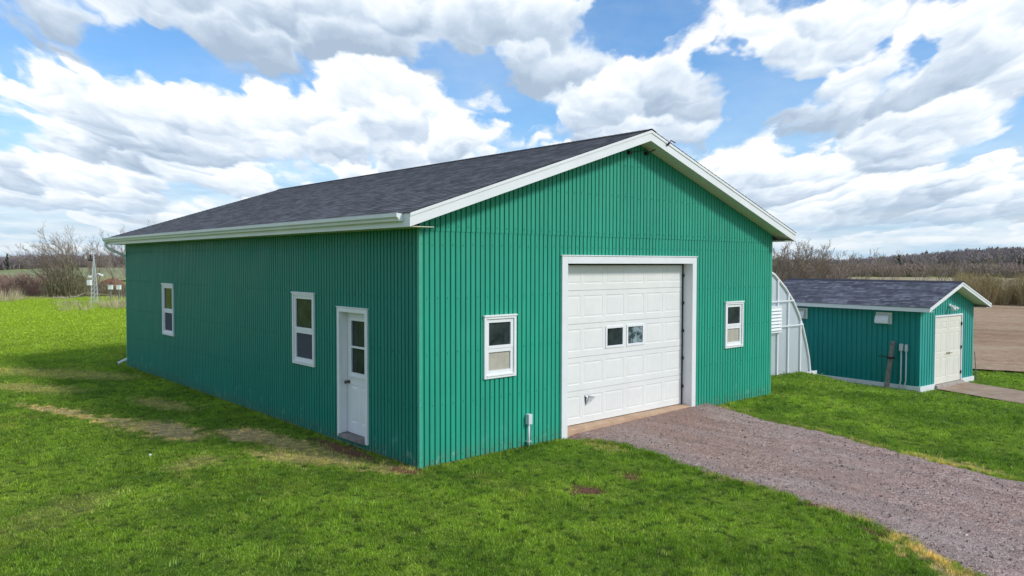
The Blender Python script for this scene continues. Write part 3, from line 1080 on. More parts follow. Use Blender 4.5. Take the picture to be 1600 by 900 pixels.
# cable brackets and cables at the gable peak
for (px0, pz0) in ((4.82, 5.25), (5.33, 5.28)):
    kb = MB()
    kb.box(px0 - .035, -.07, pz0 - .03, px0 + .035, -.004, pz0 + .035)
    kb.build('cable_bracket', M['rust'], barn, bevel=.006)
kc = MB()
kc.tube([(4.82, -.06, 5.25), (5.0, -.08, 5.28), (5.2, -.09, 5.33), (5.33, -.07, 5.29)], .008, 6)
kc.tube([(5.33, -.07, 5.29), (5.42, -.15, 5.34), (5.50, -.30, 5.41), (5.56, -.40, 5.46), (5.62, -.40, 5.52), (5.78, -.385, 5.49)], .010, 6)
kc.tube([(5.54, -.375, 5.42), (5.54, -.43, 5.47)], .02, 6)
kc.build('cable', M['rust'], barn)


# man door
dt = MB()
dt.box(1.47, -.02, .11, 1.55, .030, 2.369, TS)
dt.box(2.40, -.02, .11, 2.481, .030, 2.369, TS)
dt.box(1.55, -.02, 2.29, 2.40, .030, 2.369, TS)
dt.box(1.455, -.01, 2.369, 2.496, .044, 2.385, TS)
dt.build('door_trim', M['white'], barn, bevel=.005)
dj = MB()
dj.box(1.515, -.19, .17, 1.549, -.021, 2.29, TS)
dj.box(2.401, -.19, .17, 2.435, -.021, 2.29, TS)
dj.box(1.549, -.19, 2.291, 2.401, -.021, 2.32, TS)
dj.build('door_jamb', M['white'], barn, bevel=.003)
dsl = MB()
dsl.box(1.551, -.19, .105, 2.399, .055, .165, TS)
dsl.build('door_sill', M['grey_wood'], barn, bevel=.006)
ed_ = MB()
n_ = -.135
wn = (1.69, 2.27, 1.20, 2.17)
panelled(ed_, TS, 1.556, 2.394, .172, 2.284, [(*wn, 'hole'), (1.66, 1.94, .36, 1.02), (2.01, 2.29, .36, 1.02)], n_, d1=.012)
ed_.box(1.556, n_ - .045, .172, 2.394, n_ - .022, 2.284, TS)
edo = ed_.build('entry_door', M['white'], barn, recalc=False)
ws_ = MB()
frame_boxes(ws_, TS, wn[0] - .02, wn[1] + .02, wn[2] - .01, wn[3] + .02, .05, n_ - .02, n_ + .022)
ws_.box(wn[0] + .02, n_ - .015, 1.665, wn[1] - .02, n_ + .018, 1.70, TS)
ws_.box(wn[0] - .03, n_, wn[2] - .04, wn[1] + .03, n_ + .035, wn[2] - .01, TS)
wso = ws_.build('window', M['white_vinyl'], edo, bevel=.003)
wp = MB()
wp.box(wn[0] + .02, n_ - .012, wn[2] + .03, wn[1] - .02, n_ - .006, wn[3] - .02, TS)
wp.build('pane', M['glass'], edo)
kn = MB()
for zq in (1.06,):
    kn.tube([TS(2.335, n_, zq), TS(2.335, n_ + .012, zq)], .032, 14)
    kn.tube([TS(2.335, n_ + .010, zq), TS(2.335, n_ + .045, zq), TS(2.335, n_ + .05, zq), TS(2.335, n_ + .085, zq), TS(2.335, n_ + .09, zq)], [.012, .012, .028, .030, .018], 14)
kn.build('door_knob', M['knob'], edo, smooth=True)

# gutters and downspout
for s_ in (-1, 1):
    xo = BW / 2 + s_ * (BW / 2 + .41)
    gut = MB()
    outer = [(.001, -.015), (.001, -.120), (.075, -.120), (.088, -.085), (.118, -.060), (.122, -.006), (.106, -.006)]
    inner = [(.108, -.014), (.112, -.056), (.080, -.080), (.068, -.112), (.008, -.112), (.008, -.015)]
    prof = outer + inner
    ya, yb = -.20, BL + .45
    gut.prism([(xo + s_ * a_, ya, BE + .004 + b_) for a_, b_ in prof], [(xo + s_ * a_, yb, BE + .004 + b_) for a_, b_ in prof])
    for yy in (ya, yb):
        gut.prism([(xo + s_ * a_, yy - .003, BE + .003 + b_) for a_, b_ in outer], [(xo + s_ * a_, yy + .003, BE + .003 + b_) for a_, b_ in outer])
    go_ = gut.build('gutter', M['white'], barn)
    ds = MB()
    gxm = xo + s_ * .06
    wx = BW / 2 + s_ * (BW / 2 - .06)
    path = [(gxm, BL + .28, BE - .11), (gxm, BL + .27, BE - .22), (gxm - s_ * .07, BL + .24, BE - .32), (wx + s_ * .12, BL + .08, BE - .50), (wx, BL + .055, BE - .58), (wx, BL + .055, .35), (wx + s_ * .03, BL + .07, .22), (wx + s_ * .28, BL + .12, .10)]
    ds.tube(path, .042, 8)
    ds.build('downspout', M['white'], barn)

# ------------------------------------------------------------------ SHED
SO, STH = (17.644, -.541, -.671), -.068
SW, SL_, SEV, SAP = 3.72, 5.15, 2.52, 3.25
shed = empty('shed', SO, STH)
tag(shed, 'small teal shed with blue grey shingles and cream double doors', 'shed')
sroof = gable_roof(shed, SW, SL_, .32, .40, SAP, SEV, {'roof': M['shingle_blue'], 'cap': M['shingle_blue'], 'white': M['white'], 'soffit': M['soffit']}, fh=.13)
DD = (.97, 2.80, .09, 2.17)
for nm_, T_, a_, b_, tp, op in (('f', lambda u, nn, w: (u, -nn, w), 0, SW, lambda u: sroof(u) - .115, [DD]),
                                ('l', lambda u, nn, w: (-nn, u, w), 0, SL_, lambda u: SEV - .12, []),
                                ('r', lambda u, nn, w: (SW + nn, u, w), 0, SL_, lambda u: SEV - .12, []),
                                ('b', lambda u, nn, w: (u, SL_ + nn, w), 0, SW, lambda u: sroof(u) - .115, [])):
    mbw = MB()
    corr_wall(mbw, T_, a_, b_, .12, tp, op, pitch=.165, groove=.045, depth=.022, slope=.012)
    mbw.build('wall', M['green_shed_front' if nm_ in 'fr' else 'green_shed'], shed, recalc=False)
sk = MB()
sk.box(-.03, -.045, -.30, DD[0] - .06, -.003, .135)
sk.box(DD[1] + .06, -.045, -.30, SW + .03, -.003, .135)
sk.box(-.045, -.003, -.30, -.003, SL_ + .03, .135)
sk.box(SW + .003, -.003, -.30, SW + .045, SL_ + .03, .135)
sk.build('skirt_board', M['white'], shed, bevel=.006)
fo = MB()
fo.box(DD[0] - .05, -.12, -.25, DD[1] + .05, .2, .085)
fo.build('door_step', M['concrete'], shed, bevel=.01)
TSF = lambda u, nn, w: (u, -nn, w)
dtt = MB()
dtt.box(DD[0] - .055, -.02, .09, DD[0], .028, 2.225, TSF)
dtt.box(DD[1], -.02, .09, DD[1] + .055, .028, 2.225, TSF)
dtt.box(DD[0], -.02, DD[3], DD[1], .028, 2.225, TSF)
dtt.build('door_trim', M['white'], shed, bevel=.004)
mid_ = (DD[0] + DD[1]) / 2
for k_, (a_, b_) in enumerate(((DD[0] + .006, mid_ - .003), (mid_ + .003, DD[1] - .006))):
    dm = MB()
    lw = b_ - a_
    ps = []
    for (c0, c1) in ((.12, .46), (.54, .88)):
        for (h0, h1) in ((.28, .90), (1.06, 1.66), (1.78, 2.02)):
            ps.append((a_ + lw * c0, a_ + lw * c1, h0, h1))
    panelled(dm, TSF, a_, b_, .10, 2.16, ps, -.005, d1=.008, m1=.016)
    dm.box(a_, -.05, .10, b_, -.022, 2.16, TSF)
    do_ = dm.build('door', M['cream'], shed, recalc=False)
    hm = MB()
    hx = mid_ + (-.07 if k_ == 0 else .07)
    hm.tube([TSF(hx, -.005, 1.02), TSF(hx, .012, 1.02)], .028, 10)
    hm.tube([TSF(hx, .01, 1.02), TSF(hx, .05, 1.02), TSF(hx + (-.10 if k_ == 0 else .10), .055, 1.025)], .010, 8)
    hm.build('handle', M['brass'], do_)
    if k_ == 1:
        for hz0 in (.3, 1.1, 1.85):
            hg_ = MB()
            hg_.box(DD[1] - .02, -.004, hz0, DD[1] + .012, .034, hz0 + .10, TSF)
            hg_.build('hinge', M['rust'], do_)
lf = MB()
lf.tube([TSF(1.92, .0, 2.50), TSF(1.92, .03, 2.50)], .06, 14)
lfo = lf.build('floodlight', M['white'], shed, smooth=False)
for dx in (-.09, .09):
    lm = MB()
    lm.tube([TSF(1.92, .03, 2.50), TSF(1.92 + dx * .6, .06, 2.50), TSF(1.92 + dx, .09, 2.47), TSF(1.92 + dx * 1.25, .17, 2.41), TSF(1.92 + dx * 1.3, .20, 2.39)], [.015, .018, .035, .055, .058], 12)
    lm.build('lamp_head', M['white'], lfo, smooth=True)
for yv in (1.09, 3.92):
    vm_ = MB()
    y0_, y1_ = yv - .21, yv + .21
    vm_.prism([(-.001, y0_, 2.27), (-.05, y0_, 2.27), (-.15, y0_, 2.20), (-.20, y0_, 2.08), (-.20, y0_, 1.98), (-.001, y0_, 1.98)],
              [(-.001, y1_, 2.27), (-.05, y1_, 2.27), (-.15, y1_, 2.20), (-.20, y1_, 2.08), (-.20, y1_, 1.98), (-.001, y1_, 1.98)])
    vm_.box(-.03, y0_ - .04, 1.95, -.0005, y1_ + .04, 2.31)
    vm_.build('vent_hood', M['white'], shed, bevel=.008)
for (yq, top, r_, bw2) in ((.52, 1.33, .022, .055), (.37, 1.32, .019, .035)):
    pm = MB()
    pm.tube([(-.07, yq + .04, -.15), (-.07, yq + .03, .10), (-.06, yq, .28), (-.06, yq, top)], r_, 10)
    po = pm.build('conduit', M['plastic_pipe'], shed, smooth=True)
    pb = MB()
    pb.box(-.10, yq - bw2, top - .16, -.02, yq + bw2, top + .05)
    pb.build('junction_box', M['plastic_pipe'], po, bevel=.006)

# leaning fence post at the shed
pt = empty('wooden_post', (SO[0] - .28, SO[1] + .85, hz_(SO[0] - .28, SO[1] + .85) - .05))
tag(pt, 'old grey wooden post leaning against the small shed wall', 'post')
pm = MB()
pb_ = [(-.06, -.055), (.06, -.055), (.065, .055), (-.055, .06)]
lean = lambda t: (.03 * t + .22 * t * .5, -.10 * t)
rg_ = []
for t in (0, .2, .4, .6, .8, 1.0):
    lx, ly = .16 * t, -.13 * t
    s_ = 1 - .12 * t
    rg_.append([(x_ * s_ + lx + random.uniform(-.004, .004), y_ * s_ + ly + random.uniform(-.004, .004), t * 1.52) for x_, y_ in pb_])
for A_, B_ in zip(rg_[:-1], rg_[1:]):
    for j_ in range(4):
        pm.add([A_[j_], A_[(j_ + 1) % 4], B_[(j_ + 1) % 4], B_[j_]], [(0, 1, 2, 3)])
pm.poly(rg_[-1])
pm.build('post', M['grey_wood'], pt)
pc = MB()
pc.box(.0, -.16, .98, .19, .0, 1.05)
pc.tube([(.10, -.05, 1.03), (.06, .12, 1.05), (.04, .25, 1.04)], .016, 6)
pc.tube([(.12, -.12, 1.02), (.10, -.24, .99)], .014, 6)
pc.build('iron_bracket', M['rust'], pt)
sx_, sy_ = SO[0] + 3.95, SO[1] - .30
stk = MB()
stk.tube([(0, 0, -.1), (-.02, .02, .4), (-.07, .05, .95)], [.016, .015, .012], 6)
so_ = stk.build('wooden_stake', M['grey_wood'])
so_.location = (sx_, sy_, hz_(sx_, sy_))
tag(so_, 'thin wooden stake leaning at the far front corner of the shed', 'stake')

# ------------------------------------------------------------------ GREENHOUSE
m, n, out = new_mat('milky_plastic_film')
pos = n('ShaderNodeNewGeometry').outputs['Position']
wr = n.noise(n.vm('MULTIPLY', pos, (3, 1, .4)), 2.0, 4, .6)
c = n.mix(n.mr(wr, .35, .7), (.76, .80, .82), (.88, .90, .91))
p_ = n('ShaderNodeBsdfPrincipled', {'Base Color': c, 'Roughness': .35, 'Specular IOR Level': .4})
bn = n('ShaderNodeBump', {'Height': wr, 'Strength': .6, 'Distance': .04})
n.t.links.new(bn.outputs[0], p_.inputs['Normal'])
tl = n('ShaderNodeBsdfTranslucent', {'Color': (.85, .9, .95, 1)})
tp_ = n('ShaderNodeBsdfTransparent', {'Color': (.9, .95, 1, 1)})
mx = n('ShaderNodeMixShader', {0: .50, 1: p_.outputs[0], 2: tl.outputs[0]})
mx2 = n('ShaderNodeMixShader', {0: .16, 1: mx.outputs[0], 2: tp_.outputs[0]})
n.t.links.new(mx2.outputs[0], out.inputs[0])
M['film'] = m
GY, GYE, GC = 2.0, 13.5, 12.95
gh = empty('greenhouse', (GC, GY, 0))
tag(gh, 'hoop greenhouse of milky white plastic film beside the green barn', 'greenhouse')
gp = [(2.96, -.55), (2.93, -.27), (2.82, .25), (2.66, .68), (2.45, 1.15), (2.16, 1.62), (1.82, 2.02), (1.35, 2.42), (.75, 2.80), (0, 3.08)]
ring = [(x_, z_) for x_, z_ in gp] + [(-x_ * .895, z_) for x_, z_ in gp[-2::-1]]
fm = MB()
fm.poly([(x_, 0, z_) for x_, z_ in ring])
fm.build('end_film', M['film'], gh, recalc=False)
fm = MB()
for i_ in range(len(ring) - 1):
    a_, b_ = ring[i_], ring[i_ + 1]
    ys_ = np.linspace(0, GYE - GY, 24)
    for y0_, y1_ in zip(ys_[:-1], ys_[1:]):
        fm.add([(a_[0], y0_, a_[1]), (b_[0], y0_, b_[1]), (b_[0], y1_, b_[1]), (a_[0], y1_, a_[1])], [(0, 1, 2, 3)])
fm.build('roof_film', M['film'], gh, smooth=True, recalc=False)
for q in range(10):
    hp_ = MB()
    yq = .02 + q * 1.25
    hp_.tube([(x_ * .992, yq, z_ - .02) for x_, z_ in ring], .022, 8)
    hp_.build('hoop', M['galv'], gh, smooth=True)
rim = MB()
rim.tube([(x_ * 1.004, -.015, z_ + .01) for x_, z_ in ring], .045, 8)
rim.build('edge_rim', M['white'], gh, smooth=True)


def arch_z(x_):
    xs = [p[0] for p in gp][::-1]
    zs = [p[1] for p in gp][::-1]
    return float(np.interp(abs(x_), xs, zs))


for x_ in (-1.6, -.5, .95, 1.55, 2.28):
    pm = MB()
    pm.box(x_ - .035, -.055, -.55, x_ + .035, -.006, arch_z(x_) - .02)
    pm.build('stud', M['white'], gh, bevel=.004)
pm = MB()
for z_ in (1.30,):
    pm.box(-2.0, -.085, z_ - .02, 2.38, -.056, z_ + .02)
pm.box(.3, -.085, 2.02, 1.82, -.056, 2.06)
pm.build('rail', M['white'], gh, bevel=.004)
lv = MB()
lv.box(.25, -.12, 1.14, 1.04, -.088, 1.19)
lv.box(.25, -.12, 1.86, 1.04, -.088, 1.91)
lv.box(.985, -.12, 1.19, 1.04, -.088, 1.86)
lvo = lv.build('louver_vent', M['white'], gh, bevel=.004)
for q in range(7):
    lb_ = MB()
    z_ = 1.20 + q * .095
    lb_.prism([(.26, -.10, z_ + .08), (.26, -.15, z_ + .01), (.26, -.155, z_ + .015), (.26, -.105, z_ + .088)],
              [(.98, -.10, z_ + .08), (.98, -.15, z_ + .01), (.98, -.155, z_ + .015), (.98, -.105, z_ + .088)])
    lb_.build('louver_blade', M['white'], lvo)
bb_ = MB()
bb_.box(2.2, -.14, -.50, 3.15, -.09, -.16)
bb_.box(2.99, -.09, -.50, 3.03, 11.4, -.16)
bb_.build('base_board', M['white'], gh, bevel=.008)

#@@VEG@@
# ------------------------------------------------------------------ vegetation
def bark_mat(name, ca, cb, sc_=.6):
    m, n, out = new_mat(name)
    pos = n('ShaderNodeNewGeometry').outputs['Position']
    ri = n('ShaderNodeNewGeometry').outputs['Random Per Island']
    f = n.noise(pos, sc_, 4, .6)
    c = n.mix(n.m('ADD', n.m('MULTIPLY', n.mr(f, .3, .7), .6), n.m('MULTIPLY', ri, .4)), ca, cb)
    principled(n, out, c, .9, .15)
    return m


M['bark'] = bark_mat('grey_brown_bark', (.13, .11, .10), (.30, .26, .23))
M['bark_olive'] = bark_mat('lichen_bark', (.12, .11, .06), (.28, .25, .16))
M['twigs'] = bark_mat('purple_brown_twigs', (.19, .145, .115), (.40, .32, .27))
M['twigs_red'] = bark_mat('reddish_twigs', (.19, .115, .09), (.36, .245, .20))
M['twigs_olive'] = bark_mat('willow_stems', (.22, .175, .085), (.48, .39, .21), .25)
M['woods'] = bark_mat('distant_woods', (.21, .155, .13), (.44, .34, .30), .03)
M['woods_far'] = bark_mat('far_woods', (.19, .155, .165), (.35, .29, .30), .012)
M['spruce'] = bark_mat('dark_spruce', (.020, .032, .022), (.05, .065, .040), .1)
M['dry_grass'] = bark_mat('dead_tall_grass', (.36, .29, .17), (.58, .50, .34), .8)
M['pale_wood'] = simple_mat('bleached_wood', (.45, .40, .33), .8, .2, var=.2)
M['red_soil'] = field_mat('red_brown_soil', (.17, .085, .055), (.27, .15, .10), .5)


def seg_mesh(name, segs, mat, parent=None):
    """segs: list of (p0, p1, r0, r1) -> three sided tapered prisms"""
    S = np.array([[*a, *b, r0, r1] for a, b, r0, r1 in segs])
    p0, p1, r0, r1 = S[:, :3], S[:, 3:6], S[:, 6], S[:, 7]
    d = p1 - p0
    d /= np.linalg.norm(d, axis=1)[:, None] + 1e-9
    a = np.where(np.abs(d[:, 2:3]) < .9, [[0, 0, 1.]], [[1., 0, 0]])
    u = np.cross(d, a)
    u /= np.linalg.norm(u, axis=1)[:, None]
    w = np.cross(d, u)
    vs = []
    for p, r in ((p0, r0), (p1, r1)):
        for t in (0, 2.094, 4.189):
            vs.append(p + (u * math.cos(t) + w * math.sin(t)) * r[:, None])
    v = np.stack(vs, 1).reshape(-1, 3)
    b = np.arange(len(S))[:, None, None] * 6
    f = (b + np.array([[0, 1, 4, 3], [1, 2, 5, 4], [2, 0, 3, 5]])[None]).reshape(-1, 4)
    return np_mesh(name, v, f, mat, parent)


def grow(segs, rnd, p, d, L, r, lvl, maxl, wind, rmin, nch, up):
    ns = 5 if lvl < 2 else 3
    step = L / ns
    pts = [np.array(p, float)]
    rad = [r]
    d = np.array(d, float)
    for i in range(ns):
        d = d + rnd.normal(0, .055 + .035 * lvl, 3) + np.array([wind[0], wind[1], up]) * .10
        d /= np.linalg.norm(d)
        q = pts[-1] + d * step
        r2 = max(rmin, r * (1 - .75 * (i + 1) / ns))
        segs[0 if lvl == 0 else 1].append((pts[-1], q, rad[-1], r2))
        pts.append(q)
        rad.append(r2)
    if lvl < maxl:
        k = nch[lvl]
        for j in range(k):
            t = rnd.uniform(.22 if lvl else .18, 1.0) * ns
            i = min(int(t), ns - 1)
            fr = t - i
            base = pts[i] * (1 - fr) + pts[i + 1] * fr
            dd = pts[i + 1] - pts[i]
            dd /= np.linalg.norm(dd)
            side = rnd.normal(0, 1, 3)
            side -= dd * side.dot(dd)
            side /= np.linalg.norm(side)
            nd = dd * rnd.uniform(.65, .95) + side * rnd.uniform(.35, .75) + np.array([0, 0, .18])
            nd /= np.linalg.norm(nd)
            grow(segs, rnd, base, nd, L * rnd.uniform(.36, .62) * (1.15 - .4 * t / ns), max(rmin, rad[i] * .5), lvl + 1, maxl, wind, rmin, nch, up)


def bare_tree(x, y, H, nst, spread, wind, seed, label, group=None, rmin=.009, nch=(8, 6, 4), r0=.09, tm='bark', cm='twigs', name='bare_tree', cat='tree', up=.5):
    rnd = np.random.default_rng(seed)
    segs = ([], [])
    for s_ in range(nst):
        a = 2 * math.pi * (s_ + rnd.uniform(-.3, .3)) / nst
        tl = rnd.uniform(.35, 1.0) * spread if nst > 1 else .05
        d = np.array([math.cos(a) * tl + wind[0] * .5, math.sin(a) * tl + wind[1] * .5, 1.0])
        d /= np.linalg.norm(d)
        b = np.array([math.cos(a), math.sin(a), 0]) * .10 * min(nst, 4) / 2 * (nst > 1)
        b[2] = -.15
        grow(segs, rnd, b, d, H * rnd.uniform(.72, 1.0), r0 * rnd.uniform(.7, 1.1), 0, 3, wind, rmin, nch, up)
    # scale to the wanted height
    top = max(q[1][2] for q in segs[0] + segs[1])
    k = H / top
    segs = tuple([(a * k, b * k, ra, rb) for a, b, ra, rb in S] for S in segs)
    e = empty(name, (x, y, hz_(x, y)))
    tag(e, label, cat, group)
    seg_mesh('trunk', segs[0], M[tm], e)
    seg_mesh('crown', segs[1], M[cm], e)
    return e


def brush(name, P, mat, per=30, bw=.05, clutter=40, cs=.25, label=None, cat=None, kind='stuff', lean=(0, 0), fan=.5, low=.0, group=None):
    """mass of upright stems with twiggy clutter; P rows: x, y, height, width"""
    P = np.array(P, float)
    N = len(P)
    z0 = height(P[:, 0], P[:, 1])
    rnd = np.random.default_rng(abs(hash(name + str(N))) % 1000 if False else N * 7 + len(name))
    i = np.repeat(np.arange(N), per)
    n_ = len(i)
    h, w = P[i, 2], P[i, 3]
    ang = rnd.uniform(0, 2 * math.pi, n_)
    rad = np.sqrt(rnd.uniform(0, 1, n_))
    bx, by = np.cos(ang) * rad * w * .25, np.sin(ang) * rad * w * .25
    hh = h * (1 - .45 * rnd.uniform(0, 1, n_) ** 1.3)
    tx, ty = bx + np.cos(ang) * rad * w * fan + rnd.normal(0, .08, n_) * w + lean[0] * hh, by + np.sin(ang) * rad * w * fan + rnd.normal(0, .08, n_) * w + lean[1] * hh
    a2 = rnd.uniform(0, math.pi, n_)
    ox, oy = np.cos(a2) * bw * rnd.uniform(.5, 1.2, n_), np.sin(a2) * bw * rnd.uniform(.5, 1.2, n_)
    X, Y, Z = P[i, 0], P[i, 1], z0[i]
    A = np.stack([X + bx - ox, Y + by - oy, Z - .2], -1)
    B = np.stack([X + bx + ox, Y + by + oy, Z - .2], -1)
    C_ = np.stack([X + tx, Y + ty, Z + hh], -1)
    V = [np.stack([A, B, C_], 1).reshape(-1, 3)]
    if clutter:
        j = np.repeat(np.arange(N), clutter)
        m_ = len(j)
        h, w = P[j, 2], P[j, 3]
        th = rnd.uniform(0, 2 * math.pi, m_)
        t = rnd.uniform(low, 1, m_)
        rr_ = np.sqrt(rnd.uniform(0, 1, m_)) * w * .5 * np.sqrt(np.clip(1.05 - (2 * t - .85) ** 2 * .75, .05, 1.2))
        c0 = np.stack([P[j, 0] + np.cos(th) * rr_ + lean[0] * t * h, P[j, 1] + np.sin(th) * rr_ + lean[1] * t * h, z0[j] + t * h * .92], -1)
        dirs = rnd.normal(0, 1, (m_, 3)) * [.6, .6, .5] + [0, 0, .9]
        dirs /= np.linalg.norm(dirs, axis=1)[:, None]
        sd = np.cross(dirs, rnd.normal(0, 1, (m_, 3)))
        sd /= np.linalg.norm(sd, axis=1)[:, None]
        L = cs * rnd.uniform(.6, 1.8, m_)[:, None]
        V.append(np.stack([c0 - dirs * L - sd * L * .16, c0 - dirs * L + sd * L * .16, c0 + dirs * L], 1).reshape(-1, 3))
    V = np.concatenate(V)
    o = np_mesh(name, V, np.arange(len(V)).reshape(-1, 3), mat)
    tag(o, label, cat, group, kind)
    return o


# trees beyond the left end of the lawn
x, y = polar(106, 80)
bare_tree(x, y, 7.0, 10, .60, (-.42, .25), 3, 'big bare many stemmed tree with a wide crown, left of the white mast', rmin=.008, nch=(10, 5, 3), r0=.085, tm='bark_olive')
x, y = polar(149, 84)
bare_tree(x, y, 5.9, 4, .40, (-.15, .1), 9, 'slender bare tree right behind the white weather mast', rmin=.009, nch=(7, 5, 4), r0=.06)
x, y = polar(196, 78)
bare_tree(x, y, 7.3, 5, .50, (-.15, .1), 14, 'bare tree partly hidden by the back corner of the green barn', rmin=.009, nch=(7, 5, 4), r0=.07)
x, y = polar(98, 79)
brush('thorny_bush', [(x + .6, y, 3.4, 2.4), (x - .6, y + .6, 2.6, 2.4), (x + 1.2, y + .3, 2.2, 1.8)], M['bark_olive'], per=90, bw=.03, clutter=500, cs=.13,
      label='dense olive brown thorny bush at the foot of the big bare tree', cat='bush', kind=None)
pts = []
for q in range(120):
    u_ = RNG.uniform(-260, 102)
    x, y = polar(u_, RNG.uniform(82, 96))
    pts.append((x, y, RNG.uniform(1.2, 2.2), RNG.uniform(1.6, 3)))
brush('scrub', pts, M['twigs_red'], per=40, bw=.03, clutter=110, cs=.18, label='brown leafless scrub along the left edge of the lawn', cat='scrub')
pts = []
for q in range(60):
    x, y = polar(RNG.uniform(112, 330), RNG.uniform(88, 112))
    pts.append((x, y, RNG.uniform(.9, 1.9), RNG.uniform(1.6, 3)))
brush('scrub', pts, M['bark_olive'], per=36, bw=.03, clutter=90, cs=.18, label='olive brown scrub behind the white weather mast', cat='scrub')
pts = []
for q in range(260):
    x, y = polar(RNG.uniform(-260, 420), RNG.uniform(150, 330))
    pts.append((x, y, RNG.uniform(.8, 2.4), RNG.uniform(2, 5)))
brush('hedgerow', pts, M['twigs_olive'], per=16, bw=.08, clutter=40, cs=.35, label='low hedgerow in the rough ground beyond the lawn at left', cat='hedge')
# far woods on the left
pts = []
for q in range(1500):
    x, y = polar(RNG.uniform(-420, 560), RNG.uniform(650, 760))
    pts.append((x, y, RNG.uniform(8.0, 11.5), RNG.uniform(5, 9)))
brush('far_woods', pts, M['woods_far'], per=14, bw=.35, clutter=46, cs=1.2, label='far purple brown woods along the horizon at left', cat='woods')


def spruce_mass(name, P, mat, label, kind='stuff'):
    v = []
    for x, y, h, w in P:
        z = hz_(x, y)
        n_ = 70
        t = RNG.uniform(.05, 1, n_)
        a = RNG.uniform(0, 2 * math.pi, n_)
        r = (1 - t) * w * .5 * RNG.uniform(.6, 1.15, n_) + .03
        c = np.stack([x + np.cos(a) * r, y + np.sin(a) * r, z + t * h - .02 * h], -1)
        i_ = np.stack([x + np.cos(a) * r * .1, y + np.sin(a) * r * .1, z + t * h + .06 * h], -1)
        s = np.stack([-np.sin(a), np.cos(a), np.zeros(n_)], -1) * (w * .13)
        v.append(np.stack([c - s, c + s, i_], 1).reshape(-1, 3))
    V = np.concatenate(v)
    o = np_mesh(name, V, np.arange(len(V)).reshape(-1, 3), mat)
    return tag(o, label, 'woods', None, kind)


P_ = []
for q in range(26):
    x, y = polar(RNG.choice([RNG.uniform(-200, 15), RNG.uniform(150, 500)]), RNG.uniform(640, 680))
    P_.append((x, y, RNG.uniform(8, 12), RNG.uniform(3, 5)))
spruce_mass('far_spruces', P_, M['spruce'], 'dark spruces standing in the far woods at left')
# right side: woods and hill
pts = []
for q in range(2600):
    u_ = RNG.uniform(1080, 2300)
    x, y = polar(u_, RNG.uniform(520, 900))
    pts.append((x, y, RNG.uniform(6, 9), RNG.uniform(5, 9)))
brush('hill_woods', pts, M['woods_far'], per=12, bw=.35, clutter=44, cs=1.25, label='distant leafless woods covering the low hill at right', cat='woods')
P_ = []
for q in range(110):
    u_ = RNG.uniform(1400, 1900)
    x, y = polar(u_, RNG.uniform(780, 930))
    P_.append((x, y, RNG.uniform(7, 10.5), RNG.uniform(3, 5)))
for u_, r_, h_ in ((1404, 420, 8), (1592, 300, 5.2), (1600, 305, 6), (1584, 305, 4.4), (1610, 300, 5.5), (1578, 310, 3.8)):
    x, y = polar(u_, r_)
    P_.append((x, y, h_, h_ * .6))
spruce_mass('hill_spruces', P_, M['spruce'], 'dark spruces on the crest of the hill at right')
pts = []
for q in range(620):
    u_ = RNG.uniform(1100, 2200)
    x, y = polar(u_, RNG.uniform(275, 340))
    pts.append((x, y, RNG.uniform(3.0, 5.4), RNG.uniform(4, 7)))
brush('woods', pts, M['woods'], per=26, bw=.14, clutter=110, cs=.5, label='brown grey leafless woods beyond the stubble strip', cat='woods')
pts = []
for q in range(70):
    u_ = RNG.uniform(1120, 1318)
    x, y = polar(u_, RNG.uniform(155, 185))
    pts.append((x, y, RNG.uniform(2.6, 4.0), RNG.uniform(3, 5)))
brush('thicket', pts, M['twigs'], per=50, bw=.06, clutter=200, cs=.26, label='dense brown thicket behind the greenhouse and shed roof', cat='thicket')
ROW = [(1199, 386, 152, 'leftmost'), (1212, 380, 149, 'second'), (1227, 381, 155, 'third'), (1243, 373, 150, 'fourth, tallest'), (1258, 376, 157, 'fifth'), (1272, 381, 149, 'sixth'), (1287, 391, 153, 'seventh')]
for i_, (u_, v_, r_, od) in enumerate(ROW):
    x, y = polar(u_, r_)
    H_ = (411 - v_) / 1200 * r_ + 3.14 - hz_(x, y)
    bare_tree(x, y, H_, 5 if i_ % 2 else 4, .5, (.22, -.1), 40 + i_, f'{od} in the tall row of bare trees above the shed roof end', 'bare trees behind the shed roof',
              rmin=.020, nch=(7, 5, 3), r0=.10)
ROW2 = [(1316, 392, 158, 'first'), (1334, 396, 150, 'second'), (1349, 388, 156, 'third'), (1376, 395, 150, 'fourth'), (1397, 391, 158, 'fifth'), (1436, 397, 152, 'sixth'), (1470, 408, 150, 'seventh'), (1492, 404, 154, 'eighth')]
for i_, (u_, v_, r_, od) in enumerate(ROW2):
    x, y = polar(u_, r_)
    H_ = (411 - v_) / 1200 * r_ + 3.14 - hz_(x, y)
    bare_tree(x, y, H_, 3, .42, (.2, -.1), 60 + i_, f'{od} from the left of the thin bare trees above the shed roof', 'thin bare trees behind the shed roof',
              rmin=.017, nch=(6, 4, 3), r0=.06)
pts = []
for q in range(80):
    u_ = RNG.uniform(1520, 1760)
    x, y = polar(u_, RNG.uniform(91, 104))
    pts.append((x, y, RNG.uniform(2.7, 3.7), RNG.uniform(1.8, 2.8)))
for q in range(26):
    t_ = RNG.uniform(0, 1)
    x, y = polar(1500 + 26 * t_, 150 - 52 * t_)
    pts.append((x, y, RNG.uniform(2.4, 3.4), RNG.uniform(1.8, 2.6)))
brush('willow_thicket', pts, M['twigs_olive'], per=150, bw=.020, clutter=170, cs=.14, fan=.35, label='dense olive brown willow thicket behind the tilled field at right', cat='thicket')
x, y = polar(1545, 200)
bare_tree(x, y, 8.0, 2, .3, (.1, 0), 91, 'tall thin bare tree sticking up above the woods at right', rmin=.02, nch=(5, 4, 2), r0=.07)

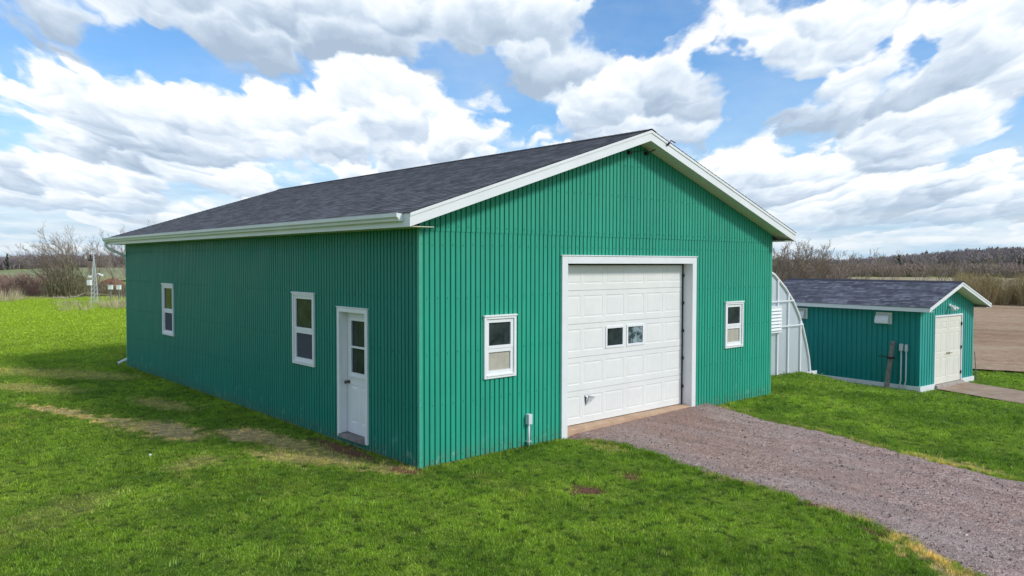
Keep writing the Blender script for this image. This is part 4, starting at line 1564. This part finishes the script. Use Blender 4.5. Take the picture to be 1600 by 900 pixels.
# tall dead grass
def grass_clumps(name, P, label):
    v = []
    for x, y, h, w, n_ in P:
        z = hz_(x, y)
        a = RNG.uniform(0, 2 * math.pi, n_)
        r = np.sqrt(RNG.uniform(0, 1, n_)) * w * .5
        bx, by = x + np.cos(a) * r, y + np.sin(a) * r
        hh = h * RNG.uniform(.4, 1, n_)
        tx, ty = bx + np.cos(a) * hh * .35 + RNG.normal(0, .12, n_), by + np.sin(a) * hh * .35 + RNG.normal(0, .12, n_)
        s = np.stack([np.sin(a), np.cos(a), a * 0], -1) * .016
        b = np.stack([bx, by, bx * 0 + z - .03], -1)
        t = np.stack([tx, ty, bx * 0 + z + hh], -1)
        v.append(np.stack([b - s, b + s, t], 1).reshape(-1, 3))
    V = np.concatenate(v)
    o = np_mesh(name, V, np.arange(len(V)).reshape(-1, 3), M['dry_grass'])
    return tag(o, label, 'grass', None, 'stuff')


P_ = []
for q in range(24):
    x, y = polar(RNG.uniform(90, 150), RNG.uniform(57, 69))
    P_.append((x, y, RNG.uniform(.25, .9), RNG.uniform(.5, 1.1), 14))
for q in range(26):
    x, y = polar(RNG.uniform(150, 215), RNG.uniform(57, 66))
    P_.append((x, y, RNG.uniform(.3, 1.0), RNG.uniform(.5, 1.1), 22))
grass_clumps('tall_dead_grass', P_, 'tall straw coloured dead grass around the foot of the white mast')
P_ = []
for q in range(60):
    u_ = RNG.uniform(-160, 36)
    x, y = polar(u_, RNG.uniform(71, 78))
    P_.append((x, y, RNG.uniform(.5, 1.5), RNG.uniform(.6, 1.3), 22))
for q in range(60):
    x, y = polar(RNG.uniform(36, 200), RNG.uniform(74, 80))
    P_.append((x, y, RNG.uniform(.15, .4), RNG.uniform(.6, 1.6), 16))
grass_clumps('tall_dead_grass', P_, 'tall straw coloured dead grass along the scrub at far left')

# reddish mound
x, y = polar(176, 104)
mb = MB()
na_, nr_ = 40, 14
for i_ in range(nr_):
    t = i_ / (nr_ - 1)
    for j_ in range(na_):
        a = 2 * math.pi * j_ / na_
        R_ = (1 - t) * (2.1 + .25 * math.sin(3 * a) + .15 * math.sin(7 * a + 1))
        mb.v.append((R_ * math.cos(a) + random.uniform(-.06, .06), R_ * math.sin(a), 2.0 * math.sin(t * math.pi / 2) ** .8 + random.uniform(-.06, .06) - .2))
for i_ in range(nr_ - 1):
    for j_ in range(na_):
        mb.f.append((i_ * na_ + j_, i_ * na_ + (j_ + 1) % na_, (i_ + 1) * na_ + (j_ + 1) % na_, (i_ + 1) * na_ + j_))
o = mb.build('soil_mound', M['red_soil'])
o.location = (x, y, hz_(x, y) + .2)
tag(o, 'reddish brown soil mound between the white mast and the barn', 'mound')

# ---- weather mast
x, y = polar(147, 66)
wm = empty('weather_mast', (x, y, hz_(x, y)), YAW)
tag(wm, 'slim white lattice weather mast with instrument boxes on the far lawn', 'weather mast')
mb = MB()
for k_ in range(3):
    a = k_ * 2.094 + .5
    mb.tube([(.26 * math.cos(a), .26 * math.sin(a), 0), (.22 * math.cos(a), .22 * math.sin(a), 1.2), (.10 * math.cos(a), .10 * math.sin(a), 2.6), (.015 * math.cos(a), .015 * math.sin(a), 3.6)], .028, 6)
for lv_ in range(9):
    z_ = .15 + lv_ * .33
    rr_ = lambda q: .26 - .17 * q / 2.8
    for k_ in range(3):
        a, b = k_ * 2.094 + .5, (k_ + 1) * 2.094 + .5
        r1_, r2_ = rr_(z_), rr_(z_ + .33)
        mb.tube([(r1_ * math.cos(a), r1_ * math.sin(a), z_), (r2_ * math.cos(b), r2_ * math.sin(b), z_ + .33)], .014, 5)
        mb.tube([(r1_ * math.cos(a), r1_ * math.sin(a), z_), (r1_ * math.cos(b), r1_ * math.sin(b), z_)], .014, 5)
mb.tube([(0, 0, 3.3), (0, 0, 4.05)], .02, 6)
mb.build('lattice', M['galv'], wm)
mb = MB()
mb.box(-.42, .06, 1.42, -.15, .34, 1.82)
mb.build('instrument_box', M['white'], wm, bevel=.02)
mb = MB()
mb.box(-.36, .10, 2.0, -.14, .28, 2.16)
mb.build('small_box', M['white'], wm, bevel=.02)
mb = MB()
mb.tube([(.1, -.05, 2.30), (.1, -.55, 2.24)], .02, 6)
mb.tube([(.1, -.55, 2.24), (.1, -.62, 2.16)], .05, 8)
mb.prism([(-.05, -.28, 2.30), (-.05, -.62, 2.12), (.25, -.62, 2.12), (.25, -.28, 2.30)], [(-.05, -.29, 2.33), (-.05, -.63, 2.15), (.25, -.63, 2.15), (.25, -.29, 2.33)])
mb.build('solar_panel', M['white'], wm)
mb = MB()
mb.tube([(0, .75, 3.45), (0, -.35, 3.45)], .018, 6)
mb.build('cross_arm', M['rust'], wm)
mb = MB()
for q in range(5):
    mb.tube([(0, .62, 3.42 + q * .055), (0, .62, 3.445 + q * .055)], .09, 12)
mb.build('sensor_shield', M['white'], wm)
mb = MB()
mb.tube([(0, .25, 3.44), (0, .25, 3.75)], .05, 8)
mb.tube([(0, .10, 3.30), (0, .42, 3.34)], .06, 8)
mb.build('anemometer', M['dark'], wm)
for i_, (u_, lb_) in enumerate(((172.5, 'white box on a post, nearer the white mast'), (185.5, 'white box on a post, nearer the corner of the barn'))):
    x, y = polar(u_, 72)
    bx = empty('post_box', (x, y, hz_(x, y)), YAW)
    tag(bx, lb_, 'box', 'white boxes on posts at the far lawn edge')
    mb = MB()
    mb.box(-.14, -.15, .88, .14, .15, 1.22)
    mb.box(-.17, -.18, 1.221, .17, .18, 1.25)
    mb.build('box', M['white'], bx, bevel=.01)
    mb = MB()
    mb.box(-.04, -.04, -.1, .04, .04, .879)
    mb.build('post', M['grey_wood'], bx)
x, y = polar(97, 76)
mb = MB()
mb.tube([(0, 0, .05), (.9, -.7, .18), (1.5, -1.2, .5)], [.06, .05, .02], 6)
mb.tube([(.5, -.4, .12), (.3, -.9, .5)], [.035, .012], 6)
mb.tube([(-.6, .4, .05), (.1, 0, .10)], [.05, .05], 6)
o = mb.build('fallen_branch', M['pale_wood'])
o.location = (x, y, hz_(x, y))
tag(o, 'pale fallen branch lying below the big bare tree', 'branch')


# ------------------------------------------------------------------ scattered blades and stones
def inst_group(src):
    g = bpy.data.node_groups.new('scatter', 'GeometryNodeTree')
    g.interface.new_socket('Geometry', in_out='INPUT', socket_type='NodeSocketGeometry')
    g.interface.new_socket('Geometry', in_out='OUTPUT', socket_type='NodeSocketGeometry')
    a = g.nodes.new('NodeGroupInput')
    b = g.nodes.new('NodeGroupOutput')
    ip = g.nodes.new('GeometryNodeInstanceOnPoints')
    oi_ = g.nodes.new('GeometryNodeObjectInfo')
    oi_.inputs['Object'].default_value = src
    r_ = g.nodes.new('GeometryNodeInputNamedAttribute')
    r_.data_type = 'FLOAT_VECTOR'
    r_.inputs[0].default_value = 'rot'
    s_ = g.nodes.new('GeometryNodeInputNamedAttribute')
    s_.data_type = 'FLOAT_VECTOR'
    s_.inputs[0].default_value = 'scl'
    g.links.new(a.outputs[0], ip.inputs['Points'])
    g.links.new(oi_.outputs['Geometry'], ip.inputs['Instance'])
    g.links.new(r_.outputs[0], ip.inputs['Rotation'])
    g.links.new(s_.outputs[0], ip.inputs['Scale'])
    g.links.new(ip.outputs[0], b.inputs[0])
    return g


def scatter(name, pts, rot, scl, src, mat, label, cat):
    me = bpy.data.meshes.new(name)
    me.vertices.add(len(pts))
    me.vertices.foreach_set('co', pts.astype(np.float32).ravel())
    for nm_, arr in (('rot', rot), ('scl', scl)):
        at_ = me.attributes.new(nm_, 'FLOAT_VECTOR', 'POINT')
        at_.data.foreach_set('vector', arr.astype(np.float32).ravel())
    me.materials.append(mat)
    o = bpy.data.objects.new(name, me)
    COL.objects.link(o)
    md = o.modifiers.new('scatter', 'NODES')
    md.node_group = inst_group(src)
    tag(o, label, cat, None, 'stuff')
    return o


def in_poly(px, py, poly):
    inside = np.zeros(len(px), bool)
    x0, y0 = poly[:, 0], poly[:, 1]
    x1, y1 = np.roll(x0, -1), np.roll(y0, -1)
    for a, b, c, d in zip(x0, y0, x1, y1):
        cond = ((b > py) != (d > py))
        if d != b:
            inside ^= cond & (px < (c - a) * (py - b) / (d - b) + a)
    return inside


def tuft(seed, n_, rad, h0, h1, wd):
    r_ = np.random.default_rng(seed)
    v, f = [], []
    for i_ in range(n_):
        a = r_.uniform(0, 2 * math.pi)
        rr_ = math.sqrt(r_.uniform(0, 1)) * rad
        b = np.array([math.cos(a) * rr_, math.sin(a) * rr_, -.008])
        h = r_.uniform(h0, h1)
        ln = r_.normal(0, .45, 2) * h
        fa = r_.uniform(0, 2 * math.pi)
        s = np.array([math.cos(fa), math.sin(fa), 0]) * wd * .5 * r_.uniform(.7, 1.3)
        m_ = b + np.array([ln[0] * .35, ln[1] * .35, h * .62])
        t = b + np.array([ln[0], ln[1], h])
        k_ = len(v)
        v += [b - s, b + s, m_ + s * .75, m_ - s * .75, t]
        f += [(k_, k_ + 1, k_ + 2, k_ + 3), (k_ + 3, k_ + 2, k_ + 4)]
    me = bpy.data.meshes.new('grass_tuft')
    me.from_pydata([tuple(q) for q in v], [], f)
    me.materials.append(M['grass'])
    return bpy.data.objects.new('grass_tuft', me)


def lawn_pts(N, r0, r1, a0=6, a1=94, power=1.0):
    a = RNG.uniform(R(a0), R(a1), N)
    r = r0 + (r1 - r0) * RNG.uniform(0, 1, N) ** power
    x_, y_ = CAM.x + r * np.cos(a), CAM.y + r * np.sin(a)
    ok = ~in_poly(x_, y_, DRIVE_POLY)
    ok &= ~((x_ > -.015) & (x_ < BW + .01) & (y_ > -.015) & (y_ < BL + .01))
    ok &= ~((x_ > GC - 2.6) & (x_ < GC + 2.95) & (y_ > GY) & (y_ < GYE))
    for P4 in (PATH, PATH2):
        ok &= ~in_poly(x_, y_, np.array(P4))
    ok &= ~in_poly(x_, y_, np.array(FIELD))
    dx, dy = x_ - SO[0], y_ - SO[1]
    c_, s_ = math.cos(-STH), math.sin(-STH)
    lx, ly = dx * c_ - dy * s_, dx * s_ + dy * c_
    ok &= ~((lx > -.04) & (lx < SW + .04) & (ly > -.05) & (ly < SL_ + .04))
    so_ = mask_np(x_, y_, SOIL)
    dr_ = mask_np(x_, y_, DRY)
    ok &= RNG.uniform(0, 1, N) > so_ * .97
    ok &= RNG.uniform(0, 1, N) > dr_ * .75
    x_, y_, r, dr_ = x_[ok], y_[ok], r[ok], dr_[ok]
    return x_, y_, r, dr_


tA = tuft(1, 26, .075, .014, .040, .0060)
tB = tuft(2, 30, .085, .012, .034, .0056)
tC = tuft(3, 24, .07, .025, .062, .0065)
tD = tuft(4, 34, .30, .04, .11, .022)


def lush(x_, y_):                       # slow variation of blade length over the lawn
    return 1 + .28 * np.sin(x_ * 1.7 + 2 * np.sin(y_ * .9)) * np.cos(y_ * 1.3 - x_ * .6) + .18 * np.sin(x_ * 4.1 + y_ * 2.7)


for (src, N, r0, r1, pw, lo, hi, lb) in ((tA, 46000, 6.8, 34, .95, .8, 1.25, 'short green lawn grass near the barn'),
                                         (tB, 42000, 6.8, 34, .95, .8, 1.3, 'fine green lawn grass near the barn'),
                                         (tC, 7000, 6.8, 30, .95, .7, 1.2, 'longer grass blades in the lawn')):
    x_, y_, r_, d_ = lawn_pts(N, r0, r1, power=pw)
    n_ = len(x_)
    s_ = RNG.uniform(lo, hi, n_) * (1 - .35 * d_)
    hs = s_ * lush(x_, y_) * RNG.uniform(.8, 1.2, n_)
    wd = np.clip(r_ / 12, 1, 2.2)
    scatter('lawn_grass', np.stack([x_, y_, height(x_, y_)], -1), np.stack([RNG.normal(0, .12, n_), RNG.normal(0, .12, n_), RNG.uniform(0, 6.28, n_)], -1),
            np.stack([s_ * wd, s_ * wd, hs], -1), src, M['grass'], lb, 'grass')
x_, y_, r_, d_ = lawn_pts(1500, 6.8, 26)
n_ = len(x_)
s_ = RNG.uniform(1.0, 1.7, n_)
scatter('lawn_weeds', np.stack([x_, y_, height(x_, y_)], -1), np.stack([RNG.normal(0, .3, n_), RNG.normal(0, .3, n_), RNG.uniform(0, 6.28, n_)], -1),
        np.stack([s_, s_, s_ * RNG.uniform(.7, 1.3, n_)], -1), tC, M['grass'], 'scattered longer clumps standing out of the mown lawn', 'weeds')
x_, y_, r_, d_ = lawn_pts(26000, 30, 80, power=.8)
n_ = len(x_)
s_ = RNG.uniform(.7, 1.2, n_)
scatter('lawn_grass', np.stack([x_, y_, height(x_, y_)], -1), np.stack([np.zeros(n_), np.zeros(n_), RNG.uniform(0, 6.28, n_)], -1),
        np.stack([s_ * 1.3, s_ * 1.3, s_ * .8], -1), tD, M['grass'], 'short grass on the far part of the lawn', 'grass')
# fringe of longer grass at walls and drive edge
ex, ey = [], []
for a_, b_, k_ in (((.0, -.05), (3.0, -.05), 190), ((7.1, -.05), (BW, -.05), 190), ((-.05, .0), (-.05, BL), 420)):
    t = RNG.uniform(0, 1, k_)
    ex.append(a_[0] + (b_[0] - a_[0]) * t + RNG.normal(0, .025, k_) * (a_[0] == b_[0]) - .03 * (a_[0] == b_[0]))
    ey.append(a_[1] + (b_[1] - a_[1]) * t - np.abs(RNG.normal(0, .04, k_)) * (a_[1] == b_[1]))
for L_, sg in ((dl, -1), (dr, 1)):
    idx_ = RNG.integers(5, 330, 1500)
    ex.append(L_[idx_, 0] + sg * RNG.uniform(-.06, .12, 1500))
    ey.append(L_[idx_, 1] + RNG.normal(0, .03, 1500))
for k_ in range(1):
    t = RNG.uniform(0, SL_, 260)
    lx, ly = -.06 - np.abs(RNG.normal(0, .04, 260)), t
    ex.append(SO[0] + lx * math.cos(STH) - ly * math.sin(STH))
    ey.append(SO[1] + lx * math.sin(STH) + ly * math.cos(STH))
    t = RNG.uniform(2.2, 3.1, 60)
    ex.append(GC + t)
    ey.append(GY - .1 - np.abs(RNG.normal(0, .05, 60)))
ex, ey = np.concatenate(ex), np.concatenate(ey)
ok = ~((ex > -.01) & (ey > -.01) & (ex < BW) & (ey < BL)) & ~((ey > -.3) & (ex > 3.1) & (ex < 7.6))
ex, ey = ex[ok], ey[ok]
n_ = len(ex)
s_ = RNG.uniform(.7, 1.25, n_)
scatter('edge_grass', np.stack([ex, ey, height(ex, ey)], -1), np.stack([RNG.normal(0, .2, n_), RNG.normal(0, .2, n_), RNG.uniform(0, 6.28, n_)], -1),
        np.stack([s_, s_, s_ * 1.1], -1), tC, M['grass'], 'ragged grass fringe along walls and driveway edges', 'grass')

# stones on the driveway
m, n, out = new_mat('stone_chips')
oi = n('ShaderNodeObjectInfo').outputs['Random']
c = n.ramp(oi, [(0, (.14, .095, .080)), (.4, (.26, .20, .18)), (.75, (.38, .32, .30)), (1, (.64, .57, .53))])
principled(n, out, c, .85, .3)
M['stone'] = m


def stone(seed):
    r_ = np.random.default_rng(seed)
    v = r_.normal(0, 1, (9, 3))
    v /= np.linalg.norm(v, axis=1)[:, None]
    v *= r_.uniform(.7, 1.1, (9, 1)) * [1, .8, .6]
    import bmesh
    bm = bmesh.new()
    for q in v:
        bm.verts.new(q)
    bmesh.ops.convex_hull(bm, input=bm.verts)
    me = bpy.data.meshes.new('stone')
    bm.to_mesh(me)
    bm.free()
    me.materials.append(M['stone'])
    return bpy.data.objects.new('stone', me)


for k_, (N, lo, hi) in enumerate(((14000, .006, .014), (5200, .010, .022), (900, .016, .034))):
    i_ = RNG.integers(2, 420, N)
    t = RNG.uniform(0.004, .996, N) if k_ else np.where(RNG.uniform(0, 1, N) < .25, np.clip(np.abs(RNG.normal(0, .03, N)), -.02, 1), RNG.uniform(0, 1, N))
    x_ = dl[i_, 0] * (1 - t) + dr[i_, 0] * t + RNG.normal(0, .03, N)
    y_ = dl[i_, 1] * (1 - t) + dr[i_, 1] * t + RNG.normal(0, .05, N)
    ok = ~((y_ > -.05) & (x_ > 3.0) & (x_ < 7.1)) & (y_ < .2) & ~((y_ > -.02) & (x_ < BW))
    x_, y_, t = x_[ok], y_[ok], t[ok]
    s_ = RNG.uniform(lo, hi, len(x_))
    z_ = .006 + .030 * sstep(np.minimum(t, 1 - t) / .06) + s_ * .25 + apron(x_, y_) * sstep(np.minimum(t, 1 - t) / .05)
    scatter('loose_stones', np.stack([x_, y_, z_], -1), RNG.uniform(0, 6.28, (len(x_), 3)), np.repeat(s_[:, None], 3, 1), stone(k_ + 5), M['stone'],
            ['fine loose stone chips on the driveway', 'loose crushed stones on the driveway', 'few larger stones on the driveway'][k_], 'stones')
# clods in the two bare spots
m = simple_mat('red_clods', (.22, .115, .07), .95, .1, var=.4, scale=30)
cl = []
for cx, cy, rx, ry, dg, s0 in SOIL:
    k_ = int(260 * rx / .2)
    a = RNG.normal(0, .45, (k_, 2)) * [rx, ry]
    t = R(dg)
    cl.append(np.stack([cx + a[:, 0] * math.cos(t) - a[:, 1] * math.sin(t), cy + a[:, 0] * math.sin(t) + a[:, 1] * math.cos(t)], -1))
cl = np.concatenate(cl)
cl = cl[~((cl[:, 0] > -.02) & (cl[:, 1] > -.02)) ]
sto = stone(21)
sto.data.materials.clear()
sto.data.materials.append(m)
s_ = RNG.uniform(.006, .020, len(cl))
scatter('soil_clods', np.stack([cl[:, 0], cl[:, 1], height(cl[:, 0], cl[:, 1]) - .05 * mask_np(cl[:, 0], cl[:, 1], SOIL[:2]) + s_ * .3], -1), RNG.uniform(0, 6.28, (len(cl), 3)), np.repeat(s_[:, None], 3, 1), sto, m,
        'red brown soil clods in the bare spots of the lawn', 'soil')
mb = MB()
for (fx, fy, fz, fr) in ((0, 0, .06, .022),):
    mb.tube([(fx, fy, 0), (fx, fy, fz)], .003, 5)
    mb.tube([(fx, fy, fz - .01), (fx, fy, fz), (fx, fy, fz + .012), (fx, fy, fz + .02)], [fr * .5, fr, fr * .9, fr * .3], 10)
o = mb.build('white_flower', M['white'], smooth=True)
o.location = (-2.86, 3.38, 0)
tag(o, 'tiny white flower head alone in the left part of the lawn', 'flower')
